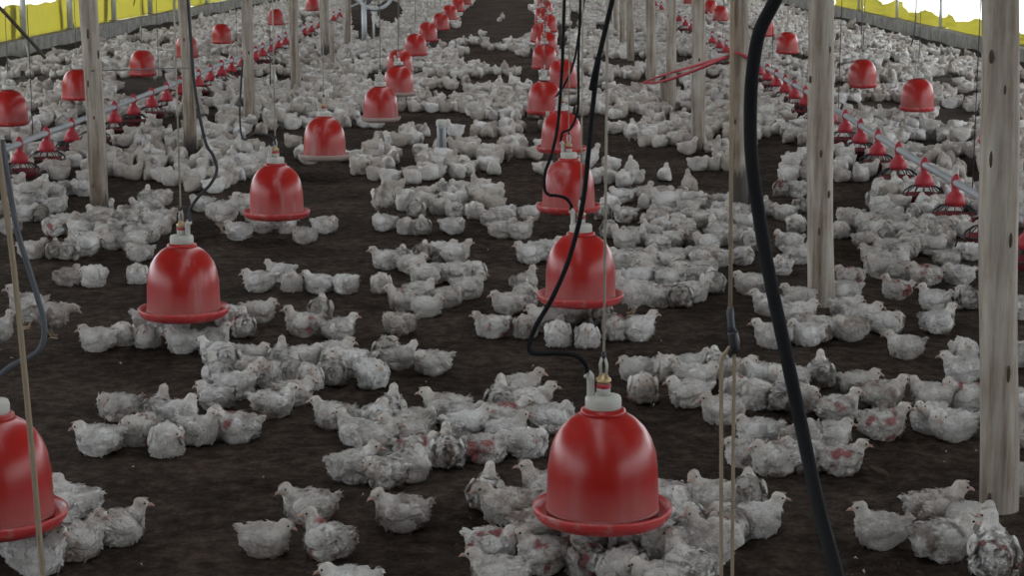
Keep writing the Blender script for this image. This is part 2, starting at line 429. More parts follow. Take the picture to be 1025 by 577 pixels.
# ================================================================== WOODEN POSTS
def post(base, top_px, w_px, label, stain=0.0, knots=(), bend=0.0, stub=0.0, seed=0):
    g = ground(*base); Y = g.y + 0.03
    t = at(top_px, 0, Y)
    ppm = F * 0.99 / Y
    r = w_px / ppm / 2
    slope = (t.x - g.x) / (t.z - 0)
    zt = stub if stub else roof_z(g.x) - 0.08
    rr = random.Random(seed)
    root = empty('wooden_post', (g.x, Y, 0))
    n = 16; m = 46; v = []; f = []
    for i in range(m + 1):
        z = -0.06 + (zt + 0.06) * i / m
        cx = slope * z + bend * math.sin(z * 1.9 + seed) + 0.004 * math.sin(z * 5 + seed); cy = 0.5 * bend * math.sin(z * 1.6 + seed * 2)
        rad = r * (1.03 - 0.03 * z) * (1 + 0.025 * math.sin(z * 7 + seed))
        for k in range(n):
            a = 2 * math.pi * k / n
            q = rad * (1 + 0.05 * mnoise.noise(Vector((math.cos(a) * 1.6 + seed, math.sin(a) * 1.6, z * 1.1))) + 0.02 * mnoise.noise(Vector((math.cos(a) * 6 + seed, math.sin(a) * 6, z * 2))))
            v.append((cx + q * math.cos(a), cy + q * math.sin(a), z))
    for i in range(m):
        for k in range(n):
            l = (k + 1) % n; f.append((i * n + k, i * n + l, i * n + n + l, i * n + n + k))
    f += [tuple(reversed(range(n))), tuple(m * n + k for k in range(n))]
    tr = MB().add(v, f).build('trunk', 'pole_wood', root)
    tr['stain_height'] = float(stain)
    for (kx, ky, kw, kh) in knots:
        p = at(kx, ky, Y - r); z = p.z
        cx = slope * z + bend * math.sin(z * 1.9 + seed)
        dx = max(-0.85, min(0.85, (p.x - g.x - cx) / r)); dy = -math.sqrt(1 - dx * dx)
        kb = MB().ball((cx + dx * r * 0.985, dy * r * 0.985, z), (kw / ppm * 0.36, 0.008, kh / ppm * 0.5), 10, 6, Matrix.Rotation(math.atan2(dx, -dy), 3, 'Z'))
        kb.build('knot', 'knot_wood', root)
    tag(root, label, 'post', 'wooden roof posts')
    return root
post((1000, 512), 1001, 38, 'thick pale wooden roof post nearest the camera with a black mark at its foot', 0, [(993, 57, 7, 14), (1012, 241, 5, 16), (993, 160, 5, 18), (991, 506, 7, 24), (1006, 90, 4, 10), (1010, 375, 5, 18)], 0.004, seed=1)
post((822, 307), 822, 26, 'pale wooden roof post second from the camera, beside the thick black hose', 0, [(822, 154, 5, 9), (830, 195, 4, 8), (831, 50, 3, 8), (820, 232, 4, 8), (812, 80, 3, 8)], 0.003, seed=2)
post((741, 214), 741, 17, 'wooden roof post with dark stained foot directly behind the thick black hose', 0.30, [(736, 122, 4, 6)], 0.003, seed=3)
post((700, 152), 699, 13, 'wooden roof post fourth from the camera, red rope crossing it', 0.06, [(700, 60, 3, 4)], 0.004, seed=4)
post((673, 112), 671, 10, 'slightly crooked wooden roof post fifth from the camera with red rope across', 0.05, [(669, 16, 2.5, 4)], 0.012, seed=5)
post((652, 87), 651, 9, 'wooden roof post sixth from the camera where the red rope is tied low', 0, [], 0.003, seed=6)
post((664, 111), 664, 6, 'short wooden stake beside the fifth roof post, below the red rope', 0, [], 0.0, stub=0.28, seed=20)
post((631, 61), 630, 7, 'thin dark wooden roof post seventh from the camera in the straight row', 0, [], 0.004, seed=7)
post((623, 48), 623, 5.5, 'thin wooden roof post eighth from the camera in the straight row', 0, [], 0.003, seed=8)
post((617, 37), 616.5, 4.5, 'thin pale wooden roof post ninth from the camera in the straight row', 0, [], 0.002, seed=9)
post((611, 27), 611, 4, 'thin pale wooden roof post farthest down the straight row', 0, [], 0.002, seed=10)
post((101, 221), 88, 18, 'cracked grey wooden post with black burnt foot and two dark knots', 0.17, [(88, 34, 4, 12), (94, 118, 3.5, 5), (88, 84, 3, 8), (93, 186, 3, 6), (101, 55, 3, 9)], 0.006, seed=11)
post((191, 157), 183, 12.5, 'leaning wooden post with black foot beside the looped black water hose', 0.22, [(184, 40, 2.5, 4)], 0.012, seed=12)
post((249, 124), 247, 11, 'pale straight wooden post third along the pan feeder line', 0, [(249, 53, 2.5, 4)], 0.004, seed=13)
post((295, 92), 293.5, 9, 'wooden post fourth along the pan feeder line, among packed chicks', 0.06, [], 0.004, seed=14)
post((326, 61), 324, 9, 'wooden post with dark foot fifth along the pan feeder line', 0.25, [], 0.006, seed=15)
post((332.5, 70), 332, 4.5, 'short wooden stake standing against the fifth feeder line post', 0, [], 0.0, stub=0.62, seed=16)
post((348, 49), 348, 6.5, 'thin wooden post sixth along the feeder line, before the round fan', 0, [], 0.006, seed=17)

# ================================================================== BELL DRINKERS
def build_drinker_meshes():
    d = {}
    d['bell'] = MB().lathe([(0.146, 0.034), (0.152, 0.032), (0.1535, 0.04), (0.152, 0.10), (0.1495, 0.17), (0.143, 0.215), (0.131, 0.25), (0.113, 0.279), (0.09, 0.302), (0.066, 0.317), (0.056, 0.321), (0.056, 0.315), (0.09, 0.296), (0.128, 0.245), (0.146, 0.17), (0.1475, 0.10), (0.146, 0.034)], 48).mesh('bell', 'red_plastic')
    d['rim_band'] = MB().lathe([(0.1535, 0.047), (0.1555, 0.05), (0.1555, 0.056), (0.1525, 0.06)], 48).mesh('rim_band', 'red_plastic')
    d['dish'] = MB().lathe([(0.0, 0.016), (0.11, 0.016), (0.155, 0.019), (0.174, 0.026), (0.187, 0.042), (0.191, 0.058), (0.189, 0.063), (0.184, 0.062), (0.180, 0.05), (0.168, 0.034), (0.14, 0.029), (0.0, 0.029)], 48).mesh('dish', 'red_dish')
    d['collar'] = MB().lathe([(0.054, 0.312), (0.06, 0.316), (0.062, 0.322), (0.06, 0.330), (0.052, 0.334), (0.04, 0.334)], 32).mesh('collar', 'red_plastic')
    prof = [(0.0, 0.332), (0.047, 0.332)]
    b = MB(); n = 36; v = []; f = []
    lv = [(0.047, 0.332), (0.0485, 0.337), (0.0485, 0.358), (0.046, 0.366), (0.024, 0.369), (0.0, 0.369)]
    for i in range(n):
        a = 2 * math.pi * i / n
        for k, (r, z) in enumerate(lv):
            q = r * (1 + (0.022 if i % 2 and k in (1, 2) else 0)); v.append((q * math.cos(a), q * math.sin(a), z))
    for i in range(n):
        j = (i + 1) % n
        for k in range(len(lv) - 1): f.append((i * 6 + k, j * 6 + k, j * 6 + k + 1, i * 6 + k + 1))
    d['cap'] = b.add(v, f).mesh('cap', 'white_plastic')
    d['valve'] = MB().lathe([(0.0, 0.366), (0.019, 0.366), (0.019, 0.39), (0.017, 0.396), (0.017, 0.404), (0, 0.404)], 20).mesh('valve', 'white_plastic')
    d['seal_ring'] = MB().lathe([(0.0192, 0.389), (0.0205, 0.391), (0.0205, 0.398), (0.0175, 0.401)], 20).mesh('seal_ring', 'feeder_red')
    b = MB().lathe([(0, 0.402), (0.0175, 0.402), (0.021, 0.406), (0.021, 0.414), (0.014, 0.418), (0.012, 0.426), (0, 0.426)], 12)
    d['brass_nut'] = b.mesh('brass_nut', 'brass')
    d['elbow'] = MB().tube([(-0.034, 0, 0.36), (-0.034, 0, 0.40), (-0.036, 0, 0.418), (-0.046, 0, 0.428)], [0.011, 0.011, 0.012, 0.013], 12, smooth=3).mesh('elbow', 'white_plastic')
    b = MB().tube([(-0.007, 0, 0.422), (-0.009, 0, 0.455), (-0.004, 0, 0.472)], 0.0042, 8).tube([(0.007, 0, 0.422), (0.009, 0, 0.45), (0.003, 0, 0.472)], 0.0042, 8)
    d['hanger'] = b.mesh('hanger', 'white_plastic')
    d['hanger_clip'] = MB().ball((0, 0, 0.478), (0.007, 0.007, 0.012), 8, 6).mesh('hanger_clip', 'black_plastic')
    return d
DM = build_drinker_meshes()
DM['dish_limed'] = DM['dish'].copy(); DM['dish_limed'].materials.clear(); DM['dish_limed'].materials.append(MATS['limed_dish'])
def drinker(px, py, label, group, full=True, rz=0.0, scale_level=0.6, hose=None, hose_mat='hose_black', hose_r=0.0065, dish_scale=1.0, limed=False):
    p = ground(px, py, 0.19)
    root = empty('bell_drinker', (p.x, p.y, 0.13), rz)
    made = {}
    for k in (['dish', 'bell', 'rim_band', 'collar', 'cap', 'valve', 'seal_ring', 'brass_nut', 'elbow', 'hanger', 'hanger_clip'] if full else ['dish', 'bell', 'cap', 'valve', 'elbow', 'hanger']):
        par = made.get({'seal_ring': 'valve', 'brass_nut': 'valve', 'hanger_clip': 'hanger', 'rim_band': 'bell', 'collar': 'bell', 'elbow': 'cap'}.get(k), root)
        made[k] = c = link(k, DM['dish_limed' if limed and k == 'dish' else k], par)
        if k == 'dish': c.scale = (dish_scale, dish_scale, 1)
        if k in ('bell', 'collar', 'rim_band'): c['scale_level'] = scale_level
    zt = roof_z(p.x) - 0.13
    MB().tube([(0, 0, 0.47), (0.002, 0, 1.2), (0, 0, 2.2), (0, 0, zt)], 0.0038 if full else 0.0035, 6).build('hanging_cord', 'cord_pale' if full else 'cord_dull', root)
    if hose:
        inv = Matrix.Rotation(-rz, 3, 'Z')
        pts = [inv @ (at(hx, hy, p.y - 0.05 + (0.0 if i < len(hose) - 1 else 0.05)) - Vector((p.x, p.y, 0.13))) for i, (hx, hy) in enumerate(hose)]
        top = pts[0]; z_up = zt
        if hose[0][1] <= 0:
            d = (pts[0] - pts[1]).normalized(); pts = [pts[0] + d * ((z_up - pts[0].z) / max(d.z, 0.3))] + pts
        pts.append(Vector((-0.046, 0, 0.428)))
        MB().tube(pts, hose_r, 8, smooth=5).build('water_hose', hose_mat, root)
    tag(root, label, 'drinker', group)
    return root
g1, g2, g3, g4 = 'bell drinkers above the bare centre strip', 'bell drinkers in the row beside the feeder posts', 'bell drinkers near the yellow curtain wall', 'bell drinkers beyond the straight post row'
drinker(603, 506, 'large red bell drinker nearest the camera with white cap, chicks crowded under it', g1, True, 0, 0.15,
        [(613, 0), (600, 55), (592, 120), (584, 200), (570, 258), (553, 298), (538, 324), (531, 340), (530, 350), (536, 354), (560, 354), (576, 356), (585, 363), (588, 372)])
drinker(581, 294, 'second red bell drinker straight behind the nearest one, two hoses crossing it', g1, True, 0, 0.35,
        [(565, 0), (563, 60), (559, 120), (553, 152), (546, 172), (545, 188), (549, 195), (558, 196), (567, 199), (572, 206)], hose_r=0.007)
drinker(569, 205, 'third red bell drinker in the nearest row, a thin hose looped down its front', g1, True, 0, 0.75,
        [(581, 0), (579, 60), (579, 100), (577, 116), (571, 129), (564, 132), (562, 136)], hose_r=0.007)
drinker(562, 147, 'fourth red bell drinker in the nearest row, pale with lime scale', g1, True, 0, 0.9, [(585, 0), (575, 60), (565, 85), (560, 92)], hose_r=0.008)
for i, (px, py) in enumerate([(545, 110), (563, 84), (545, 66), (547, 51), (541, 40), (549, 30), (543, 21), (546, 13), (544, 5)]):
    drinker(px, py, 'small red bell drinker, %s in the line behind the nearest drinker' % ORD[4 + i] if 4 + i < 12 else 'tiny red bell drinker last in view behind the nearest drinker', g1, False, R.random(), 0.3 + 0.5 * R.random(), dish_scale=0.87)
drinker(-4, 512, 'large red bell drinker cut off by the picture edge, tan rope in front', g2, True, 0.4, 0.25,
        [(2, 140), (8, 180), (17, 230), (31, 276), (39, 303), (44, 322), (43, 343), (33, 356), (14, 365), (0, 376), (-10, 392)], 'hose_grey', 0.0075)
drinker(184, 308, 'red bell drinker streaked with lime, alone above a row of resting chicks', g2, True, 2.6, 0.8,
        [(188, 0), (194, 80), (205, 140), (213, 155), (217, 170), (211, 184), (198, 198), (190, 211)], 'hose_dull', 0.0065)
drinker(277, 211, 'red bell drinker third in the feeder post row, a standing chick drinking from it', g2, True, 0.5, 0.8,
        [(243, 60), (240, 110), (243, 139), (255, 134), (270, 136), (275, 143)], 'hose_dull', 0.0055)
drinker(325, 154, 'red bell drinker with broad pale limed lower rim, fourth in its row', g2, True, 0.2, 0.9, dish_scale=0.97, limed=True)
for i, (px, py) in enumerate([(381, 117), (399, 92), (400, 72), (416, 53), (428, 39), (441, 28), (450, 18), (458, 10), (466, 3)]):
    drinker(px, py, 'small red bell drinker, %s in the row left of the bare centre aisle' % ORD[4 + i] if 4 + i < 12 else 'tiny red bell drinker last in view left of the bare aisle', g2, False, R.random(), 0.3 + 0.5 * R.random(), dish_scale=0.92, limed=(i < 3))
for i, (px, py) in enumerate([(10, 121), (78, 96), (143, 73), (187, 55), (222, 41), (276, 23), (313, 9)]):
    drinker(px, py, 'red bell drinker near the yellow curtain wall, %s from the picture edge' % ORD[i], g3, False, R.random(), (0.3, 0.9, 0.5, 0.8, 0.5, 0.4, 0.4)[i], dish_scale=0.86)
for i, (px, py) in enumerate([(1000, 140), (918, 107), (863, 84), (821, 65), (788, 51), (766, 34), (721, 19), (711, 12), (690, 2)]):
    drinker(px, py, 'red bell drinker beyond the straight post row, %s nearest in its line' % ORD[i], g4, False, R.random(), (0.5, 0.5, 0.3, 0.4, 0.4, 0.7, 0.4, 0.5, 0.5)[i], dish_scale=0.86)

# ================================================================== PAN FEEDER LINES
def feeder_meshes():
    d = {}
    d['hood'] = MB().lathe([(0.0, 0.322), (0.010, 0.320), (0.020, 0.305), (0.032, 0.285), (0.032, 0.255), (0.027, 0.235), (0.028, 0.208), (0.042, 0.198), (0.058, 0.18), (0.066, 0.155), (0.069, 0.118), (0.062, 0.118), (0.03, 0.19), (0.0, 0.2)], 20).mesh('hood', 'feeder_red')
    b = MB()
    for k in range(14):
        a = 2 * math.pi * k / 14; c, s = math.cos(a), math.sin(a)
        b.tube([(0.055 * c, 0.055 * s, 0.128), (0.10 * c, 0.10 * s, 0.115), (0.142 * c, 0.142 * s, 0.085), (0.152 * c, 0.152 * s, 0.058)], 0.0042, 5)
    ring = [(0.152 * math.cos(2 * math.pi * k / 28), 0.152 * math.sin(2 * math.pi * k / 28), 0.06) for k in range(29)]
    b.tube(ring, 0.0055, 6, cap=False)
    d['grill'] = b.mesh('grill', 'black_plastic')
    d['pan'] = MB().lathe([(0.0, 0.005), (0.08, 0.005), (0.118, 0.018), (0.142, 0.045), (0.150, 0.062), (0.145, 0.063), (0.112, 0.026), (0.05, 0.022), (0.03, 0.04), (0.0, 0.05)], 28).mesh('pan', 'pan_red')
    return d
FM = feeder_meshes()
def feeder(px, py, label, group):
    p = ground(px, py, 0.15)
    root = empty('pan_feeder', (p.x, p.y, 0.02)); root.scale = (0.9, 0.9, 0.95)
    for k in ('hood', 'grill', 'pan'): link(k, FM[k], root)
    tag(root, label, 'pan feeder', group)
    return p
gl, gr = 'pan feeders along the pipe beside the feeder posts', 'pan feeders along the pipe beyond the straight post row'
lpts = [(-6, 172), (20, 161), (47, 149.5), (72, 139.5), (94, 130), (115, 121), (134, 113), (152, 105.5), (167, 99.5), (181, 93), (199, 85), (211, 79.5), (222, 74.5), (232, 70.5), (243, 65), (256, 59), (263, 55), (272, 51), (279, 47), (286, 43.5), (294, 40), (305, 34), (312, 31), (320, 27), (334, 20), (340, 17)]
LP = [feeder(px, py, 'red pan feeder on the pipe by the dark footed posts, %s from picture edge' % ORD[i], gl) for i, (px, py) in enumerate(lpts)]
rpts = [(1029, 246), (990, 224), (956, 203), (925, 184), (899, 167), (878.5, 153), (861, 141), (846, 130.5), (832, 121), (819, 112), (806, 104), (795, 97), (786, 91), (777, 85), (768, 79), (760, 73.5), (753, 68.5), (747, 64.5), (735, 57), (727, 51.5), (720, 47), (713, 42), (692, 29), (686, 25), (680, 20), (662, 9), (656, 5)]
RP = [feeder(px, py, 'red pan feeder on the pipe beyond the straight post row, %s nearest' % ORD[i], gr) for i, (px, py) in enumerate(rpts)]
def pipe(P, label, side):
    a, b = P[1], P[-1]; d = (b - a).normalized()
    pts = [Vector((p.x, p.y, 0.272)) for p in P]
    pts = [pts[0] - (pts[1] - pts[0]) * 3] + pts + [pts[-1] + d * 12]
    root = empty('feed_pipe', (0, 0, 0))
    MB().tube(pts, 0.0235, 12).build('tube', 'galvanised', root)
    for i in range(2, len(pts) - 1, 6):
        q = pts[i] + (pts[i + 1] - pts[i]) * 0.5
        w = MB().tube([(q.x, q.y, q.z + 0.024), (q.x, q.y, 1.5), (q.x, q.y, roof_z(q.x) - 0.05)], 0.003, 5).build('suspension_wire', 'dark_steel')
        tag(w, 'thin wire holding up the %s feed pipe, %s nearest the camera' % (side, ORD[(i - 2) // 6]), 'wire', 'suspension wires of the %s feed pipe' % side)
    tag(root, label, 'pipe')
pipe(LP, 'grey galvanised feed pipe carrying the red pans beside the dark footed posts', 'dark footed post side')
pipe(RP, 'grey galvanised feed pipe carrying the red pans beyond the straight post row', 'straight post row side')

# ================================================================== LOOSE HOSES, ROPES, WIRES
o = MB().tube([at(805, -60, 3.3), at(776, 0, 3.3), at(760, 33, 3.3), at(753, 75, 3.3), at(751, 120, 3.3), at(753, 165, 3.28), at(762, 230, 3.25), at(773, 290, 3.2), at(788, 360, 3.15), at(805, 440, 3.1), at(820, 510, 3.0), at(838, 577, 2.9), at(858, 660, 2.8), ground(880, 960, 0.03), ground(960, 1010, 0.02)],
              0.0118, 12, smooth=8).build('water_hose', 'hose_black')
tag(o, 'thick black hose hanging in a long curve in front of the posts', 'hose')
rope_root = empty('hanging_rope', at(30, 577, 3.0).to_tuple())
q = at(30, 577, 3.0)
MB().tube([at(-22, -60, 3.0) - q, at(-3, 140, 3.0) - q, at(14, 270, 3.0) - q, at(30, 430, 3.0) - q, at(43, 577, 3.0) - q, at(52, 680, 3.0) - q], 0.0050, 8, smooth=6).build('strand', 'cord_tan', rope_root)
tag(rope_root, 'tan rope hanging slantwise in front of the cropped drinker', 'rope')
def wire(name, pts, r, m, label, cat='wire', smooth=5):
    return tag(MB().tube(pts, r, 6, smooth=smooth).build(name, m), label, cat)
# tan pulley cord with coupling and two lower strands
Yc = 3.6
rt = empty('pulley_cord', at(731, 330, Yc).to_tuple()); q = at(731, 330, Yc)
MB().tube([at(733, -40, Yc) - q, at(732, 150, Yc) - q, at(731, 310, Yc) - q], 0.0039, 8).build('upper_strand', 'cord_tan', rt)
MB().tube([at(731, 308, Yc) - q, at(731, 314, Yc) - q, at(732, 326, Yc) - q, at(733, 334, Yc) - q], [0.006, 0.0075, 0.007, 0.009], 10).build('coupling', 'dark_steel', rt)
MB().tube([at(733, 332, Yc) - q, at(735, 342, Yc) - q, at(735, 352, Yc) - q, at(731, 349, Yc) - q], [0.010, 0.011, 0.009, 0.005], 10, smooth=3).build('pulley_block', 'black_plastic', rt)
MB().tube([at(731, 347, Yc) - q, at(726, 354, Yc) - q, at(722, 364, Yc) - q, at(722, 420, Yc) - q, at(722, 577, Yc) - q, at(722, 640, Yc) - q], 0.0039, 8, smooth=4).build('lower_strand', 'cord_tan', rt)
MB().tube([at(735, 350, Yc) - q, at(735, 378, Yc) - q, at(734, 450, Yc) - q, at(733, 577, Yc) - q, at(733, 640, Yc) - q], 0.0036, 8, smooth=4).build('lower_strand', 'cord_tan', rt)
MB().ball(at(737, 443, Yc) - q, (0.006, 0.006, 0.009), 8, 6).build('knot', 'cord_pale', rt)
tag(rt, 'tan pulley cord with dark coupling and two strands near the front drinker', 'cord')
# red rope from the third post down to the sixth
P3, P6 = ground(741, 214), ground(652, 87)
root = empty('red_rope', (P3.x - 0.12, P3.y, 1.0)); q = Vector(root.location)
for dz, r_, sag in ((0.0, 0.013, 0.06), (0.0, 0.011, 0.005)):
    pts = []
    for t in np.linspace(0, 1, 14):
        a = Vector((P3.x - 0.11, P3.y + 0.0, 0.99)); b_ = Vector((P6.x - 0.10, P6.y, 0.05))
        p = a.lerp(b_, float(t)); p.z += dz * (1 - abs(2 * t - 0.6)) - sag * math.sin(math.pi * t); p.x -= 0.05 * math.sin(math.pi * t); pts.append(p - q)
    MB().tube(pts, r_, 7, smooth=3).build('strand', 'cord_red', root)
ring = [Vector((P3.x + 0.085 * math.cos(a), P3.y + 0.03 + 0.085 * math.sin(a), 1.0 + 0.02 * math.sin(a * 2))) - q for a in np.linspace(0, 2 * math.pi, 20)]
MB().tube(ring, 0.010, 6, cap=False).build('loop', 'cord_red', root)
tag(root, 'faded red rope tied from the third roof post down to the sixth', 'rope')
# wires near the yellow curtain wall
L1, L2 = ground(101, 221), ground(191, 157)
z1 = at(90, 70, L1.y).z
wire('fence_wire', [Vector((L1.x, L1.y - 0.09, z1)), (Vector((L1.x, L1.y, z1)) + at(190, 67.5, L2.y)) / 2 + Vector((0, 0, -0.004)), at(190, 67.5, L2.y) + Vector((0, -0.06, 0))], 0.0045, 'dark_steel', 'thin grey wire strung level between the two dark footed posts')
wire('leaning_stick', [at(-22, -12, 22), at(0, 8, 22.5), at(22, 32, 23.6), at(35, 46, 24.2), at(45, 58, 24.4)], 0.022, 'dry_stem', 'dark thin stick leaning down across the yellow curtain', 'stick', 3)
wire('plastic_strip', [at(25, 44, 25.0), at(27, 49, 25.0), at(28, 55, 25.0), at(30, 60, 25.0)], 0.013, 'white_plastic', 'curled white plastic strip by the kerb wall near the leaning stick', 'strip', 3)
wire('dry_weed', [ground(71, 48), at(70, 38, ground(71, 48).y), at(74, 30, ground(71, 48).y), at(72, 22, ground(71, 48).y)], 0.012, 'dry_stem', 'thin dry weed stem against the kerb wall under the yellow curtain', 'weed', 3)
wire('dry_weed', [ground(134, 33), at(130, 22, ground(134, 33).y), at(133, 8, ground(134, 33).y), at(136, -4, ground(134, 33).y)], 0.013, 'dry_stem', 'dry weed stem by the kerb wall beyond the cracked grey post', 'weed', 3)
wire('hanging_wire', [at(863, 0, 34), at(863, 20, 34), at(862, 36, 34)], 0.010, 'dark_steel', 'thin dark wire hanging by the kerb wall near the bunched curtain', 'wire', 2)
wire('hanging_wire', [at(917, -40, 30), at(917, 8, 30), at(915, 33, 30), at(911, 50, 30)], 0.011, 'dark_steel', 'dark wire hanging in front of the bunched curtain above the drinkers', 'wire', 3)
wire('hanging_wire', [at(270, -20, 18), at(270, 40, 18), at(270.5, 86, 18)], 0.0045, 'dark_steel', 'thin dark wire hanging between the third and fourth feeder line posts', 'wire', 2)

# round fan on a steel stand, far behind
Pf = ground(370, 43); Yf = Pf.y
root = empty('circulation_fan', (Pf.x, Yf, 0)); cz = at(375, -9.5, Yf); q = Vector((Pf.x, Yf, 0)); c = cz - q
def circ(c, r, n=32, dy=0.0): return [(c.x + r * math.cos(a), c.y + dy, c.z + r * math.sin(a)) for a in np.linspace(0, 2 * math.pi, n + 1)]
MB().tube(circ(c, 0.315), 0.032, 10, cap=False).build('guard_ring', 'steel_paint', root)
b = MB()
for r_ in (0.10, 0.17, 0.24): b.tube(circ(c, r_, 24, -0.04), 0.004, 5, cap=False)
for k in range(8):
    a = k * math.pi / 4; b.tube([(c.x, c.y - 0.05, c.z), (c.x + 0.31 * math.cos(a), c.y - 0.02, c.z + 0.31 * math.sin(a))], 0.004, 5)
b.build('wire_guard', 'dark_steel', root)
for k in range(3):
    a = k * 2.094; bl = MB().ball((c.x + 0.15 * math.cos(a), c.y, c.z + 0.15 * math.sin(a)), (0.13, 0.012, 0.055), 10, 6, Matrix.Rotation(-a, 3, 'Y') @ Matrix.Rotation(0.5, 3, 'X')); bl.build('blade', 'dark_steel', root)
MB().ball((c.x, c.y + 0.05, c.z), (0.06, 0.10, 0.06), 12, 8).build('motor', 'dark_steel', root)
a1 = ground(366.5, 42) - q; a2 = ground(379, 40) - q
MB().tube([(a1.x, 0, 0), (a1.x, 0, c.z - 0.24)], 0.045, 10).build('stand_leg', 'steel_paint', root)
MB().tube([(a2.x, 0, 0), (a2.x, 0, c.z - 0.31)], 0.02, 8).build('stand_leg', 'steel_paint', root)
MB().box((c.x, 0, c.z - 0.33), (0.26, 0.05, 0.04)).build('bracket', 'dark_steel', root, smooth=False)
tag(root, 'round grey fan on a steel stand beyond the sixth feeder line post', 'fan')

# white gauge tube in the middle of the flock
Pg = ground(442, 158); root = empty('gauge_tube', (Pg.x, Pg.y, 0))
MB().lathe([(0, 0.0), (0.022, 0.0), (0.026, 0.02), (0.030, 0.06), (0.036, 0.08), (0.036, 0.255), (0.031, 0.26), (0, 0.26)], 20).build('tube', 'clear_tube', root)
MB().lathe([(0, 0.255), (0.040, 0.255), (0.042, 0.262), (0.042, 0.29), (0.035, 0.305), (0, 0.308)], 20).build('cap', 'white_plastic', root)
MB().box((0, -0.0345, 0.165), (0.024, 0.006, 0.15)).build('scale_strip', 'scale_strip', root, smooth=False)
for s in (-1, 1): MB().box((s * 0.024, -0.030, 0.165), (0.008, 0.006, 0.17)).build('side_rib', 'white_plastic', root, smooth=False)
tag(root, 'upright white and clear plastic tube standing among chicks in mid-house', 'tube')

# ================================================================== CHICKENS
def rotm(d):
    """rotation taking +x to direction d, up kept"""
    d = Vector(d).normalized(); y = Vector((0, 0, 1)).cross(d).normalized(); z = d.cross(y)
    return Matrix((d, y, z)).transposed()
def pose_blobs(pose):
    """bird facing +x, resting on z = 0: list of ellipsoids, head centre, head direction, lift"""
    lift = 0.058 if pose[0] in 'SP' else 0.0
    B = []
    def b(c, r, d=(1, 0, 0)): B.append((Vector(c) + Vector((0, 0, lift)), r, rotm(d)))
    b((0.0, 0, 0.062), (0.070, 0.059, 0.059))
    b((0.036, 0, 0.059), (0.046, 0.053, 0.055))
    b((-0.042, 0, 0.064), (0.047, 0.049, 0.049), (-1, 0, 0.15))
    b((-0.079, 0, 0.088), (0.028, 0.021, 0.015), (-1, 0, 0.85))
    for s in (-1, 1): b((0.0, s * 0.036, 0.032), (0.052, 0.026, 0.032))
    if pose[0] in 'SP':
        for s in (-1, 1): b((-0.005, s * 0.03, 0.012), (0.03, 0.024, 0.034))
    if pose[0] in 'U':
        turn = {'U': 0, 'Ul': 0.9, 'Ur': -0.9}[pose]
        n0, n1 = Vector((0.050, 0, 0.094)), Vector((0.070, 0.006 * turn, 0.126)); hd = Vector((math.cos(turn), math.sin(turn), -0.08)); hc = Vector((0.075, 0.008 * turn, 0.139))
    elif pose[0] == 'M':
        turn = {'M': 0, 'Ml': 0.8, 'Mr': -0.8}[pose]
        n0, n1 = Vector((0.052, 0, 0.088)), Vector((0.074, 0.006 * turn, 0.112)); hd = Vector((math.cos(turn), math.sin(turn), -0.15)); hc = Vector((0.083, 0.010 * turn, 0.124))
    elif pose == 'S':
        n0, n1 = Vector((0.052, 0, 0.09)), Vector((0.072, 0, 0.128)); hd = Vector((1, 0, -0.15)); hc = Vector((0.080, 0, 0.147))
    elif pose == 'P':
        n0, n1 = Vector((0.058, 0, 0.082)), Vector((0.095, 0, 0.092)); hd = Vector((1, 0, -0.65)); hc = Vector((0.114, 0, 0.088))
    elif pose == 'D':
        n0, n1 = Vector((0.052, 0, 0.086)), Vector((0.066, 0, 0.106)); hd = Vector((1, 0, -0.3)); hc = Vector((0.073, 0, 0.113))
    else:
        s = 1 if pose == 'Dl' else -1
        n0, n1 = Vector((0.052, 0, 0.088)), Vector((0.060, 0.022 * s, 0.104)); hd = Vector((0.1, s, -0.55)); hc = Vector((0.054, 0.036 * s, 0.104))
    L = Vector((0, 0, lift))
    for t in np.linspace(0, 1, 5):
        p = n0.lerp(n1, float(t)); r = 0.036 * (1 - t) + 0.019 * t; B.append((p + L, (r, r, r), Matrix.Identity(3)))
    hd.normalize()
    B.append((hc + L, (0.0255, 0.0195, 0.0205), rotm(hd)))
    B.append((hc + L - hd * 0.008 + Vector((0, 0, 0.002)), (0.020, 0.0195, 0.0205), Matrix.Identity(3)))
    return B, hc + L, hd, lift
def blob_mesh(B, voxel, smooth_it):
    b = MB()
    for c, r, m in B: b.ball(c, r, 16, 10, m)
    me = b.mesh('tmp', None)
    o = bpy.data.objects.new('tmp', me); COL.objects.link(o)
    md = o.modifiers.new('r', 'REMESH'); md.mode = 'VOXEL'; md.voxel_size = voxel
    s = o.modifiers.new('s', 'SMOOTH'); s.iterations = smooth_it; s.factor = 0.5
    dg = bpy.context.evaluated_depsgraph_get()
    out = bpy.data.meshes.new_from_object(o.evaluated_get(dg))
    bpy.data.objects.remove(o)
    v = np.array([p.co[:] for p in out.vertices]); nrm = np.array([p.normal[:] for p in out.vertices]); f = [tuple(p.vertices) for p in out.polygons]
    bpy.data.meshes.remove(out)
    return v, nrm, f
def fluff(v, nrm, hc, amp, seed):
    out = v.copy()
    for i in range(len(v)):
        p = Vector(v[i]); hd = (p - hc).length
        k = min(1.0, max(0.12, (hd - 0.02) / 0.05))
        n = mnoise.noise(Vector((p.x * 30 + seed * 7.1, p.y * 42, p.z * 42))) * 0.8 + mnoise.noise(Vector((p.x * 75, p.y * 90 + seed * 3.3, p.z * 90))) * 0.55
        out[i] += nrm[i] * (n * amp * k)
    out[:, 2] = np.maximum(out[:, 2], np.minimum(v[:, 2], 0.002))
    return out
def zone_of(v, hc):
    d = np.linalg.norm(v - np.array(hc), axis=1)
    return np.clip(1.25 - d / 0.040, 0, 1)
